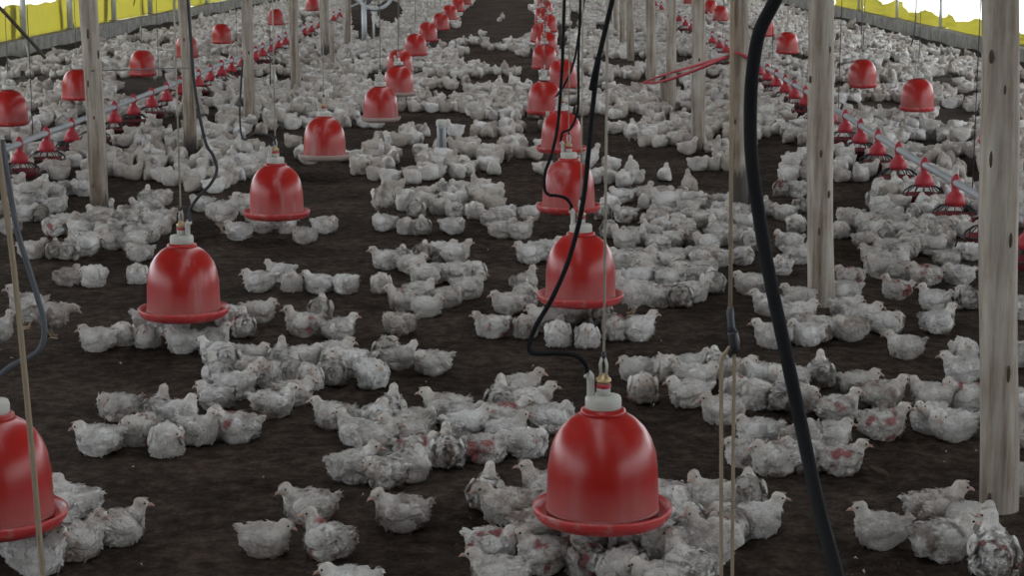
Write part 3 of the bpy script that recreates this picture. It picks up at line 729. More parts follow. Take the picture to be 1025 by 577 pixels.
def chick_mesh(pose, seed, voxel=0.0062, amp=0.0066, flakes=480):
    B, hc, hd, lift = pose_blobs(pose)
    v, nrm, f = blob_mesh(B, voxel, 3)
    v2 = fluff(v, nrm, hc, amp, seed)
    rr = random.Random(seed * 31 + 5)
    V = v2.tolist(); Fc = list(f); Z = zone_of(v2, hc).tolist()
    # loose down feathers standing off the surface
    for _ in range(flakes):
        i = rr.randrange(len(v2)); p = Vector(v2[i]); n = Vector(nrm[i])
        if (p - hc).length < 0.036 or p.z < 0.012 + lift * 0.6: continue
        back = (Vector((-1, rr.uniform(-.5, .5), rr.uniform(-.35, .3))) ); back = (back - n * back.dot(n))
        if back.length < 0.05: continue
        back.normalize(); side = n.cross(back)
        ln = rr.uniform(0.012, 0.022); w = rr.uniform(0.0045, 0.008); up = rr.uniform(0.25, 0.75)
        d = back + n * up * 0.6
        k = len(V)
        V += [tuple(p - n * 0.002), tuple(p + d * ln * 0.5 + side * w + n * 0.0005), tuple(p + d * ln + n * 0.0), tuple(p + d * ln * 0.5 - side * w + n * 0.0005)]
        Fc += [(k, k + 1, k + 2), (k, k + 2, k + 3)]; Z += [0.0] * 4
    # tail feathers
    for t in range(7):
        a = (t - 3) / 3.0; base = Vector((-0.086, a * 0.012, 0.097 + lift)); d = Vector((-1, a * 0.5, 0.62 - abs(a) * 0.25)).normalized(); side = Vector((0, 1, 0)).cross(d).cross(d).normalized()
        side = d.cross(Vector((0, 0, 1))).normalized(); k = len(V); ln = 0.026 * (1 - 0.2 * abs(a)) * rr.uniform(0.85, 1.15)
        V += [tuple(base - d * 0.01), tuple(base + d * ln * 0.55 + side * 0.008), tuple(base + d * ln), tuple(base + d * ln * 0.55 - side * 0.008)]
        Fc += [(k, k + 1, k + 2), (k, k + 2, k + 3)]; Z += [0.0] * 4
    me = mesh_from('body_%s_%d' % (pose, seed), V, Fc, 'chick_down')
    a = me.attributes.new('zone', 'FLOAT', 'POINT'); a.data.foreach_set('value', np.array(Z, dtype=np.float32))
    return me, hc, hd, lift
def wing_mesh(s, lift, seed):
    """folded wing on side s: shoulder pad plus overlapping feathers, tips to the rear"""
    rr = random.Random(seed); b = MB()
    m = Matrix.Rotation(0.22 * s, 3, 'X') @ Matrix.Rotation(0.22, 3, 'Y')
    b.ball((0.012, s * 0.0545, 0.078 + lift), (0.044, 0.011, 0.031), 14, 8, m)
    for row, (x0, n, ln, z0, dz) in enumerate(((0.012, 5, 0.052, 0.097, 0.0125), (-0.018, 6, 0.052, 0.099, 0.0095))):
        for k in range(n):
            z = z0 - dz * k + lift; y = s * (0.0555 + 0.004 * row - 0.004 * abs(k - 2))
            x = x0 - 0.004 * k
            mm = Matrix.Rotation(0.16 + 0.05 * k + rr.uniform(-.05, .05), 3, 'Y') @ Matrix.Rotation(-s * (0.16 + 0.06 * row), 3, 'Z') @ Matrix.Rotation(0.35 * s, 3, 'X')
            b.ball((x - ln * 0.38, y, z - 0.004), (ln * 0.5, 0.0038, 0.0088), 8, 5, mm)
    return b.mesh('wing', 'chick_down')
def face_meshes(hc, hd):
    d = {}; m = rotm(hd)
    tip = hc + m @ Vector((0.044, 0, -0.008)); b0 = hc + m @ Vector((0.021, 0, -0.003)); mid = hc + m @ Vector((0.034, 0, -0.0025))
    d['beak'] = MB().tube([b0, mid, tip], [0.0075, 0.0052, 0.0012], 8).mesh('beak', 'beak')
    d['eye'] = [MB().ball(hc + m @ Vector((0.0105, s * 0.0178, 0.0045)), (0.0038, 0.0026, 0.0038), 8, 6, m).mesh('eye', 'eye') for s in (-1, 1)]
    c = MB()
    for k in range(4): c.ball(hc + m @ Vector((0.018 - 0.007 * k, 0, 0.0185 + 0.0015 * (k in (1, 2)))), (0.0045, 0.0018, 0.0028), 6, 4, m)
    d['comb'] = c.mesh('comb', 'comb')
    return d
def leg_mesh(s):
    b = MB().tube([(-0.008, s * 0.028, 0.062), (-0.012, s * 0.028, 0.036), (0.0, s * 0.028, 0.006)], [0.009, 0.0052, 0.0048], 8)
    for a in (-0.45, 0.0, 0.45): b.tube([(0.0, s * 0.028, 0.006), (0.018 * math.cos(a), s * 0.028 + 0.018 * math.sin(a), 0.005), (0.034 * math.cos(a), s * 0.028 + 0.034 * math.sin(a), 0.002)], [0.0042, 0.0035, 0.0018], 6)
    b.tube([(0.0, s * 0.028, 0.006), (-0.016, s * 0.028, 0.003)], [0.0038, 0.002], 6)
    return b.mesh('leg', 'leg_skin')
KITS = {}
for pose, seeds in (('U', (1, 2)), ('M', (11, 12)), ('Ml', (13,)), ('Mr', (14,)), ('Ul', (3,)), ('Ur', (4,)), ('D', (5, 6)), ('Dl', (7,)), ('Dr', (8,)), ('S', (9,)), ('P', (10,))):
    KITS[pose] = []
    for sd in seeds:
        me, hc, hd, lift = chick_mesh(pose, sd)
        k = {'body': me, 'wing': [wing_mesh(s, lift, sd * 2 + i) for i, s in enumerate((-1, 1))]}
        k.update(face_meshes(hc, hd))
        if lift: k['leg'] = [leg_mesh(s) for s in (-1, 1)]
        KITS[pose].append(k)

# ---- the birds one can pick out, clump by clump: (picture x, picture y of the belly's lower edge, heading, pose, look)
# heading in degrees: 0 faces right, 90 away from the camera, 180 left, 270 towards the camera
CL = [
 ('beside the drinker cut off by the edge', [(74, 523, 165, 'U'), (117, 549, 4, 'U'), (74, 566, 12, 'Ur', 'b'), (34, 581, 12, 'Ur'), (14, 561, 180, 'D'), (44, 552, 90, 'D')]),
 ('of the trio below the centre-left clump', [(264, 562, 352, 'D'), (309, 528, 180, 'U', 'r'), (328, 565, 140, 'Ul', 'r')]),
 ('cropped at the lower edge below the trio', [(348, 611, 180, 'D')]),
 ('alone between the trio and front drinker', [(402, 537, 182, 'U', 'b')]),
 ('left of the front drinker dish', [(486, 514, 85, 'U'), (507, 531, 188, 'U', 'b'), (548, 513, 180, 'U'), (492, 569, 345, 'D', 'r'), (546, 580, 195, 'U', 'r'), (535, 549, 30, 'D', 'b'), (500, 602, 180, 'U')]),
 ('under the front drinker dish', [(586, 584, 120, 'U', 'r'), (590, 556, 0, 'D'), (630, 562, 290, 'D', 'b'), (622, 595, 250, 'D'), (645, 548, 180, 'D')]),
 ('right of the front drinker dish', [(668, 570, 195, 'U'), (672, 518, 160, 'U'), (688, 540, 110, 'U'), (716, 580, 195, 'S'), (690, 592, 120, 'U'), (660, 604, 180, 'D'), (720, 521, 190, 'Ul'), (746, 518, 80, 'D'), (758, 541, 4, 'U'), (733, 548, 100, 'D', 'r')]),
 ('alone facing away from the nearest post', [(884, 554, 180, 'U', 'w', 1.05)]),
 ('at the foot of the nearest post', [(938, 532, 15, 'U', 'b', 1.16), (946, 567, 10, 'D', 'b', 1.14), (998, 584, 88, 'Ul', 'r', 1.2), (975, 540, 340, 'D')]),
 ('of the clump above the cropped drinker', [(116, 423, 180, 'Dl', 'r'), (96, 459, 185, 'D'), (135, 449, 255, 'D', 'r'), (155, 428, 70, 'U'), (164, 458, 275, 'Dl'), (176, 433, 40, 'D'), (196, 447, 330, 'U')]),
 ('of the front edge, centre-left clump', [(236, 443, 172, 'U', 'r'), (272, 420, 0, 'U', 'b'), (333, 430, 176, 'U', 'b'), (293, 408, 20, 'D')]),
 ('of the left half, centre-left clump', [(235, 402, 0, 'Ur'), (214, 412, 160, 'D'), (216, 392, 120, 'U'), (218, 370, 180, 'U'), (230, 376, 90, 'D'), (246, 373, 0, 'D'), (258, 388, 300, 'D'), (270, 392, 270, 'U', 'b')]),
 ('of the right half, centre-left clump', [(283, 374, 90, 'U'), (306, 394, 285, 'D'), (305, 373, 0, 'D'), (331, 388, 100, 'D'), (328, 372, 20, 'D'), (290, 390, 90, 'D'), (372, 390, 295, 'D'), (352, 380, 190, 'D', 'b'), (398, 372, 10, 'U'), (385, 366, 90, 'D'), (432, 376, 180, 'Dl')]),
 ('of the big clump, its left half', [(389, 428, 80, 'U'), (357, 447, 172, 'U'), (352, 486, 25, 'U'), (376, 460, 10, 'U'), (387, 491, 160, 'Dl', 'b'), (374, 436, 60, 'D'), (405, 452, 190, 'U'), (406, 488, 30, 'D'), (420, 470, 0, 'D', 'r'), (417, 440, 350, 'D')]),
 ('of the big clump, its middle', [(447, 428, 180, 'U'), (443, 473, 95, 'U', 'b'), (466, 431, 350, 'D'), (486, 468, 350, 'D', 'r'), (466, 446, 10, 'U'), (506, 450, 3, 'U')]),
 ('of the big clump, near front drinker', [(521, 402, 8, 'U'), (500, 418, 90, 'U'), (531, 420, 8, 'U'), (506, 433, 0, 'U', 'r'), (553, 436, 0, 'D'), (527, 461, 350, 'D')]),
 ('just above the front drinker cap, right', [(638, 385, 195, 'D'), (644, 405, 270, 'D', 'r'), (668, 386, 290, 'U')]),
 ('of the clump behind the pulley cord', [(692, 381, 10, 'U'), (698, 394, 350, 'D'), (690, 411, 185, 'D'), (724, 426, 184, 'D'), (717, 381, 90, 'D'), (738, 388, 0, 'D'), (765, 392, 184, 'U'), (740, 405, 270, 'D', 'r'), (759, 411, 265, 'Dl')]),
 ('crouched around the thick black hose', [(782, 414, 80, 'D', 'b'), (804, 414, 280, 'D', 'r'), (790, 398, 180, 'D')]),
 ('of the row above the lone chick', [(748, 470, 190, 'D', 'b'), (760, 447, 180, 'D'), (777, 478, 200, 'D', 'b'), (832, 451, 0, 'D'), (838, 475, 4, 'U', 'r'), (812, 474, 190, 'D', 'r'), (805, 455, 20, 'D')]),
 ('of the row left of nearest post', [(823, 392, 90, 'U'), (862, 400, 0, 'D'), (840, 424, 0, 'U', 'r'), (886, 412, 8, 'U', 'b'), (885, 440, 0, 'U', 'r'), (937, 413, 172, 'U'), (933, 433, 225, 'U'), (956, 443, 182, 'Dl'), (968, 413, 185, 'U', 'r'), (966, 388, 180, 'U')]),
 ('at the edge beyond the nearest post', [(1022, 451, 90, 'D'), (1021, 418, 0, 'D'), (1024, 372, 90, 'D'), (1023, 322, 10, 'D'), (1026, 497, 180, 'D')]),
 ('standing by the grey looped hose', [(26, 330, 185, 'S'), (50, 339, 5, 'P', 'b'), (-6, 352, 0, 'S')]),
 ('under the lime-streaked drinker', [(96, 354, 186, 'D'), (121, 349, 275, 'D', 'r'), (146, 351, 265, 'D'), (150, 334, 0, 'D'), (186, 355, 182, 'D'), (208, 354, 0, 'U'), (170, 338, 200, 'D')]),
 ('of the little group right of lime-streaked drinker', [(243, 341, 100, 'U', 'r'), (229, 328, 200, 'U', 'b'), (258, 325, 0, 'D')]),
 ('of the pair left of lime-streaked drinker', [(66, 286, 60, 'D', 'r'), (92, 288, 270, 'D')]),
 ('alone just left of lime-streaked drinker', [(136, 285, 275, 'D')]),
 ('of the short row below the third drinker', [(258, 292, 180, 'D'), (291, 292, 275, 'U'), (280, 282, 180, 'U'), (319, 293, 180, 'U'), (346, 295, 310, 'D')]),
 ('of the trio right of lime-streaked drinker', [(303, 339, 195, 'U', 'r'), (320, 322, 95, 'D'), (338, 341, 25, 'U')]),
 ('of the upright clump, its front', [(399, 337, 180, 'D', 'b'), (381, 295, 270, 'D'), (427, 318, 350, 'D'), (448, 309, 8, 'D'), (468, 300, 0, 'U'), (405, 313, 180, 'U', 'r'), (420, 303, 20, 'D')]),
 ('of the upright clump, its back', [(388, 270, 180, 'U', 'b'), (400, 268, 90, 'D'), (412, 275, 0, 'D'), (425, 264, 90, 'D'), (440, 263, 350, 'D'), (452, 284, 350, 'D'), (476, 282, 275, 'D'), (440, 284, 180, 'D'), (455, 266, 0, 'U'), (425, 285, 200, 'D')]),
 ('left of the second drinker dish', [(492, 339, 200, 'U', 'r'), (526, 338, 270, 'D', 'r'), (508, 316, 180, 'D'), (525, 294, 50, 'U'), (525, 310, 270, 'D'), (546, 333, 180, 'D')]),
 ('under the second drinker dish', [(559, 346, 270, 'D'), (588, 348, 275, 'D', 'r'), (575, 326, 0, 'D'), (602, 328, 90, 'D'), (616, 341, 270, 'D', 'r'), (638, 341, 15, 'U')]),
 ('at the second drinker, on its feet', [(633, 318, 180, 'S', 'w', 1.15)]),
 ('of the front edge, clump beside second drinker', [(645, 307, 180, 'D', 'b'), (663, 309, 200, 'D', 'b'), (679, 310, 80, 'D'), (694, 304, 0, 'U'), (714, 297, 95, 'D'), (752, 298, 182, 'D')]),
 ('inside the clump beside second drinker', [(640, 290, 0, 'D'), (656, 286, 90, 'D'), (672, 291, 0, 'U'), (689, 286, 180, 'D'), (705, 281, 0, 'D'), (625, 272, 180, 'D'), (640, 270, 0, 'D', 'b'), (655, 267, 90, 'D'), (668, 274, 180, 'U'), (683, 266, 0, 'D'), (628, 251, 180, 'U'), (643, 249, 80, 'U'), (660, 252, 0, 'D')]),
 ('of the row left of second roof post', [(771, 318, 180, 'U'), (801, 310, 180, 'U'), (802, 328, 0, 'D'), (775, 351, 180, 'U'), (809, 349, 190, 'U')]),
 ('at the foot of second roof post', [(824, 345, 200, 'U', 'b'), (850, 345, 190, 'Dl', 'b'), (848, 322, 0, 'D'), (865, 330, 350, 'D'), (889, 338, 0, 'D'), (845, 305, 180, 'D'), (852, 289, 180, 'D', 'r')]),
 ('alone below the clump, tail up', [(908, 361, 178, 'U')]),
 ('between the second and nearest posts', [(899, 302, 185, 'U', 'r'), (937, 313, 180, 'U'), (940, 337, 0, 'U'), (967, 366, 265, 'D'), (885, 279, 180, 'U'), (905, 283, 20, 'D'), (928, 287, 180, 'D', 'r'), (962, 284, 185, 'D'), (970, 312, 90, 'D')]),
 ('along the left edge beyond the rope', [(8, 234, 0, 'D'), (40, 222, 90, 'D'), (22, 207, 180, 'D'), (36, 203, 0, 'D'), (54, 213, 20, 'D'), (24, 222, 0, 'D'), (6, 214, 90, 'D'), (50, 198, 180, 'D')]),
 ('left of the burnt-foot post', [(53, 237, 180, 'D', 'r'), (64, 231, 0, 'D'), (79, 238, 180, 'D'), (90, 228, 0, 'U'), (30, 261, 0, 'U'), (54, 262, 100, 'D'), (67, 263, 90, 'U'), (83, 259, 10, 'D'), (96, 250, 0, 'D'), (82, 248, 180, 'D'), (65, 196, 0, 'D'), (83, 197, 0, 'D')]),
 ('right of the burnt-foot post', [(124, 222, 90, 'D'), (142, 219, 180, 'U'), (152, 216, 0, 'U'), (113, 251, 180, 'D'), (131, 238, 90, 'D'), (118, 236, 180, 'D'), (146, 242, 0, 'D'), (158, 236, 0, 'D'), (106, 236, 0, 'D', 'b'), (138, 263, 185, 'D'), (147, 206, 90, 'U'), (159, 206, 0, 'D'), (130, 252, 0, 'D'), (164, 226, 0, 'D')]),
 ('at the third drinker, on its feet', [(222, 234, 12, 'S', 'w', 1.28), (246, 222, 0, 'P', 'w', 1.1)]),
 ('lying under the third drinker', [(238, 241, 182, 'D'), (262, 234, 0, 'D', 'b'), (284, 234, 0, 'D', 'b'), (304, 244, 180, 'D'), (325, 234, 0, 'D'), (201, 213, 182, 'D')]),
 ('standing above the centre clump', [(383, 217, 285, 'S', 'b', 1.18)]),
 ('of the clump below the gauge tube', [(384, 233, 172, 'D'), (406, 235, 270, 'D'), (422, 236, 90, 'D'), (416, 219, 90, 'D'), (453, 236, 2, 'D'), (440, 216, 200, 'D'), (456, 220, 180, 'D', 'b'), (475, 222, 275, 'D'), (491, 228, 180, 'U'), (503, 240, 10, 'U'), (505, 224, 0, 'D'), (425, 203, 0, 'D'), (443, 198, 90, 'D'), (461, 196, 180, 'D'), (477, 198, 0, 'D'), (407, 207, 180, 'D')]),
 ('left of the third centre drinker', [(520, 241, 0, 'U'), (529, 223, 15, 'U'), (531, 266, 180, 'D'), (546, 262, 5, 'U')]),
 ('right of the third centre drinker', [(604, 221, 95, 'U'), (610, 240, 80, 'D'), (626, 224, 195, 'D', 'b'), (622, 206, 180, 'D'), (643, 204, 20, 'U'), (664, 204, 0, 'D'), (663, 223, 180, 'D'), (678, 231, 270, 'D'), (682, 204, 90, 'D')]),
 ('before the post with stained foot', [(692, 246, 90, 'U'), (708, 252, 180, 'D'), (722, 246, 0, 'D'), (702, 266, 0, 'D'), (720, 268, 180, 'D', 'b'), (744, 264, 300, 'D', 'b'), (739, 248, 180, 'D'), (752, 252, 90, 'D'), (745, 231, 0, 'D'), (700, 228, 180, 'D'), (716, 226, 0, 'D'), (728, 232, 90, 'D'), (690, 216, 0, 'D'), (708, 212, 90, 'D'), (722, 210, 0, 'D')]),
 ('left of second post, mid-height', [(769, 217, 90, 'U'), (786, 221, 180, 'D'), (802, 213, 90, 'D'), (798, 232, 270, 'D'), (783, 276, 255, 'U', 'r'), (800, 265, 0, 'U'), (791, 251, 180, 'U'), (783, 198, 90, 'U', 'r'), (797, 198, 0, 'D')]),
 ('below the pan feeders', [(842, 241, 270, 'D'), (851, 226, 180, 'D'), (876, 207, 90, 'D'), (893, 226, 0, 'D'), (870, 231, 180, 'D'), (889, 258, 182, 'D'), (903, 243, 0, 'D'), (916, 252, 180, 'D'), (934, 256, 0, 'D'), (925, 238, 180, 'D'), (950, 268, 0, 'D'), (972, 262, 180, 'D'), (898, 270, 20, 'D'), (917, 222, 90, 'D'), (868, 250, 0, 'D', 'b'), (970, 240, 0, 'D')]),
]
LOOK = {'w': 'white', 'r': 'red-patched white', 'b': 'brown-stained white'}
def facing(h):
    h %= 360
    return 'facing right' if h < 45 or h > 315 else 'facing away' if h < 135 else 'facing left' if h < 225 else 'facing the camera'
POSEW = {'U': 'head up', 'D': 'head low', 'S': 'standing', 'P': 'standing, stooping'}
NUM = ['', 'leftmost', 'second from left', 'third from left', 'fourth from left', 'fifth from left', 'sixth from left', 'seventh from left', 'eighth from left', 'ninth from left', 'tenth from left', 'eleventh from left', 'twelfth from left', 'thirteenth from left', 'fourteenth from left', 'fifteenth from left', 'sixteenth from left']
BIRDS = []
for phrase, members in CL:
    srt = sorted(members, key=lambda m: m[0])
    for i, m in enumerate(srt):
        look = m[4] if len(m) > 4 else 'w'; n = len(srt)
        rank = '' if n == 1 else 'rightmost' if i == n - 1 else NUM[i + 1]
        ph = phrase.replace('of the ', 'in the ', 1) if phrase.startswith('of the ') else phrase
        cand = ['%s chick %s, %s, %s %s' % (LOOK[look], facing(m[2]), POSEW[m[3][0]], rank, ph), '%s chick %s, %s %s' % (LOOK[look], facing(m[2]), rank, ph), '%s chick %s %s' % (LOOK[look], rank, ph)]
        lab = next((' '.join(c.replace(' ,', ',').replace(', %s' % ph, ' ' + ph if not rank else ', ' + ph).split()) for c in cand if len(c.split()) <= 16), cand[-1])
        g = ground(m[0], m[1])
        BIRDS.append({'x': g.x, 'y': g.y + 0.045, 'h': m[2], 'pose': m[3], 'look': look, 'label': lab, 'group': 'chicks ' + phrase.replace('of the ', 'in the ', 1) if n > 1 else None, 'py': m[1], 'size': m[5] if len(m) > 5 else 1.0})

# ---- the packed flock beyond: scattered over the floor, leaving the bare patches the photo shows
GAPS = [  # bare litter, as ellipses in picture coordinates (centre x, y, half width, half height)
 (498, 24, 40, 24), (455, 38, 26, 8), (490, 61, 36, 8), (520, 72, 30, 6), (505, 4, 32, 8), (540, 92, 12, 4), (362, 22, 13, 19), (390, 14, 15, 13), (374, 34, 10, 8), (352, 8, 9, 8), (440, 45, 12, 6), (478, 52, 14, 4),
 (145, 97, 34, 10), (125, 85, 22, 6), (40, 84, 36, 5), (20, 118, 26, 7), (85, 120, 12, 5), (60, 103, 20, 3), (110, 60, 8, 4), (170, 78, 22, 4),
 (254, 143, 18, 7), (286, 165, 18, 7), (262, 128, 10, 5), (215, 128, 9, 8), (290, 84, 20, 5), (120, 190, 16, 10), (160, 150, 8, 4), (75, 178, 14, 7),
 (358, 143, 17, 10), (330, 175, 26, 12), (408, 168, 14, 9), (350, 190, 40, 9), (410, 195, 12, 9), (425, 149, 8, 4), (395, 118, 22, 5),
 (492, 150, 12, 6), (468, 165, 14, 5), (505, 175, 10, 10), (528, 140, 12, 10), (510, 190, 20, 6), (560, 155, 24, 5),
 (632, 124, 14, 9), (615, 176, 28, 6), (590, 140, 7, 12), (650, 180, 10, 4), (575, 110, 10, 4), (600, 95, 7, 5),
 (770, 168, 18, 26), (765, 190, 14, 10), (680, 90, 8, 6), (690, 118, 12, 4), (720, 140, 8, 5), (830, 90, 26, 6), (800, 62, 20, 5), (905, 113, 34, 5), (868, 90, 26, 4), (960, 120, 30, 8), (965, 100, 16, 6), (945, 82, 22, 4), (890, 66, 12, 4), (975, 180, 14, 12), (930, 146, 14, 5), (848, 150, 8, 10),
 (635, 60, 8, 5), (562, 45, 8, 10), (600, 30, 8, 5), (575, 20, 8, 8), (225, 60, 10, 3), (240, 45, 14, 3), (300, 25, 12, 3),
]
pts = np.stack([NR.uniform(XL + 0.35, XR - 0.3, 90000), 9.5 + NR.uniform(0, 1, 90000) ** 0.9 * 48.5], 1)
d0 = np.stack([pts[:, 0], pts[:, 1]], 1)
cp, sp, cy_, sy_ = math.cos(PITCH), math.sin(PITCH), math.cos(YAW), math.sin(YAW)
def proj_np(x, y, z):
    z = z - CAM_Z
    r = x * cy_ + y * sy_; fwd0 = -x * sy_ + y * cy_
    fw = fwd0 * cp - z * sp; up = fwd0 * sp + z * cp
    return W / 2 + F * r / fw, H / 2 - F * up / fw
PX, PY = proj_np(pts[:, 0], pts[:, 1], 0.0)
PYb = PY + 0.045 * F / pts[:, 1] * 0.15
ok = (PX > -45) & (PX < 1070) & (PY > -22)
lim = np.interp(PX, [0, 60, 170, 230, 345, 400, 480, 520, 600, 690, 760, 850, 900, 960, 1025], [186, 184, 186, 186, 172, 190, 183, 196, 190, 190, 186, 196, 196, 212, 232])
dense = np.zeros(len(pts), bool)          # packed spots nearer than the far flock
for (cx, cy, rx, ry) in ((445, 203, 62, 15), (690, 222, 55, 22), (660, 262, 46, 24), (915, 225, 55, 30), (130, 228, 42, 17), (30, 206, 36, 18), (200, 186, 34, 8), (880, 262, 40, 20), (640, 215, 30, 12)):
    dense |= ((PX - cx) / rx) ** 2 + ((PY - cy) / ry) ** 2 < 1.0
ok &= (PY < lim) | dense
for (cx, cy, rx, ry) in GAPS:
    ok &= ((PX - cx) / rx) ** 2 + ((PY - cy) / ry) ** 2 > 1.0
nz = vnoise(pts[:, 0], pts[:, 1], 1.3, 21) * 0.6 + vnoise(pts[:, 0], pts[:, 1], 3.1, 22) * 0.4
ok &= nz > 0.40 + 0.10 * np.exp(-((pts[:, 0] + 0.5) / 1.2) ** 2)
ok &= vnoise(pts[:, 0], pts[:, 1], 4.6, 33) > 0.27
# clear of feeder pans, drinker dishes hang above; clear of posts and the tube
obst = [(p.x, p.y, 0.19) for p in LP + RP] + [(g_.x, g_.y, 0.13) for g_ in (ground(*b) for b in ((700, 152), (673, 112), (652, 87), (664, 111), (631, 61), (191, 157), (249, 124), (295, 92), (326, 61), (348, 49), (370, 43), (442, 158)))]
for (ox, oy, orr) in obst: ok &= (pts[:, 0] - ox) ** 2 + (pts[:, 1] - oy) ** 2 > orr ** 2
cand = pts[ok]
cell = 0.15; grid = {}
MIN = 0.116
for b_ in BIRDS: grid.setdefault((int(b_['x'] // cell), int(b_['y'] // cell)), []).append((b_['x'], b_['y'], 0.12))
keep = []
for x, y in cand:
    cx, cy = int(x // cell), int(y // cell); md = MIN if y < 20 else 0.128; bad = False
    for i in (-1, 0, 1):
        for j in (-1, 0, 1):
            for (a, b2, m2) in grid.get((cx + i, cy + j), ()):
                if (a - x) ** 2 + (b2 - y) ** 2 < max(md, m2) ** 2: bad = True; break
            if bad: break
        if bad: break
    if not bad: keep.append((x, y)); grid.setdefault((cx, cy), []).append((x, y, md))
keep.sort(key=lambda p: p[1])
for px, py in ((500, 22), (503, 21), (483, 36), (481, 35), (486, 49), (491, 50), (497, 49), (503, 51), (509, 50), (514, 52), (520, 50), (526, 51), (531, 49), (505, 76), (510, 77), (516, 76), (497, 76)):
    g_ = ground(px, py); keep.append((g_.x, g_.y))
keep.sort(key=lambda p: p[1])
FLOCK = [{'x': x, 'y': y, 'h': R.uniform(0, 360), 'pose': R.choice(['U', 'D', 'D', 'Dl', 'Dr', 'D', 'Ul', 'D']) if R.random() > 0.05 else 'S'} for x, y in keep]

# ---- nudge the listed birds apart so that bodies press together without passing through each other
pos = np.array([[b['x'], b['y']] for b in BIRDS]); org = pos.copy()
hd_ = np.radians([b['h'] for b in BIRDS]); ax = np.stack([np.cos(hd_), np.sin(hd_)], 1)
N = len(pos); rad = 0.037
posts_xy = np.array([[g_.x, g_.y + 0.03] for g_ in (ground(1000, 512), ground(822, 307), ground(741, 214), ground(101, 221))]); post_r = np.array([0.062, 0.066, 0.06, 0.06])
for it in range(60):
    C = np.stack([pos + ax * 0.028, pos - ax * 0.028], 1).reshape(-1, 2)
    D = C[:, None] - C[None]; L = np.linalg.norm(D, axis=2) + 1e-9
    own = np.arange(2 * N) // 2
    pen = np.clip(2 * rad - L, 0, None); pen[own[:, None] == own[None]] = 0
    mv = (D / L[..., None] * pen[..., None]).sum(1).reshape(N, 2, 2).sum(1) * 0.22
    for q_, r_ in zip(posts_xy, post_r):
        dv = C - q_; l = np.linalg.norm(dv, axis=1); pn = np.clip(rad + r_ - l, 0, None)
        mv += (dv / l[:, None] * pn[:, None]).reshape(N, 2, 2).sum(1) * 0.5
    pos += mv + (org - pos) * 0.04
for b, p in zip(BIRDS, pos): b['x'], b['y'] = float(p[0]), float(p[1])

# ---- 300 individual birds: the listed ones and the nearest of the flock
n_more = 60
def flock_label(px, py):
    if py > 196 and px > 345:
        if px < 545: return 'white chick packed inside the clump just below the gauge tube', 'chicks inside the clump below the gauge tube'
        if px < 760: return 'white chick packed inside the clump right of the second and third drinkers', 'chicks inside the clump beside the drinkers'
        return 'white chick packed on the floor just below the nearest pan feeders', 'chicks packed below the nearest pan feeders'
    if px < 215: return 'white chick in the packed flock around the burnt-foot and leaning posts', 'chicks packed around the dark footed posts'
    if px < 345: return 'white chick in the flock behind the third and fourth lime-marked drinkers', 'chicks behind the row of limed drinkers'
    if px < 545: return 'white chick in the crowd around the upright white gauge tube', 'chicks around the gauge tube'
    if px < 690: return 'white chick in the flock left of the red rope, beyond third drinker', 'chicks left of the red rope'
    return 'white chick in the flock by the pan feeders behind the second post', 'chicks by the far pan feeders'
for b in FLOCK[:n_more]:
    px, py = project(b['x'], b['y'], 0)
    b['label'], b['group'] = flock_label(px, py); b['look'] = 'w'; b['py'] = py; BIRDS.append(b)
FLOCK = FLOCK[n_more:]
for i, b in enumerate(BIRDS):
    rr = random.Random(i * 17 + 3)
    pose = b['pose']
    if pose == 'D' and rr.random() < 0.30: pose = rr.choice(['Dl', 'Dr'])
    if pose == 'U' and not 55 < b['h'] < 125 and b['py'] not in (549, 541, 561) and rr.random() < 0.72: pose = rr.choice(['M', 'M', 'Ml', 'Mr'])
    kit = KITS[pose][rr.randrange(len(KITS[pose]))]
    z = floor_z(b['x'], b['y']) - 0.004
    rz = math.radians(b['h'] + rr.uniform(-8, 8)); s = rr.uniform(0.93, 1.07) * 0.87 * b.get('size', 1.0)
    tone = rr.random(); bare = {'w': rr.choice([0.0, 0.15, 0.35]), 'r': 0.85, 'b': 1.0}[b['look']]
    if b['py'] > 225:
        root = empty('chicken', (b['x'], b['y'], z), rz); root.scale = (s, s, s)
        ob = [link('body', kit['body'], root)] + [link('wing', m, root) for m in kit['wing']]
        link('beak', kit['beak'], ob[0]); link('comb', kit['comb'], ob[0])
        for m in kit['eye']: link('eye', m, ob[0])
        for m in kit.get('leg', ()): link('leg', m, root)
    else:
        root = link('chicken', kit['body']); root.location = (b['x'], b['y'], z); root.rotation_euler = (0, 0, rz); root.scale = (s, s, s); ob = [root]
        for m in kit.get('leg', ()): link('leg', m, root)
        if b['py'] > 150: ob += [link('wing', m, root) for m in kit['wing']]
    for o in ob: o['tone'] = tone; o['bare'] = bare; o['red'] = 1.0 if b['look'] == 'r' else 0.0
    tag(root, b['label'], 'chicken', b['group'])

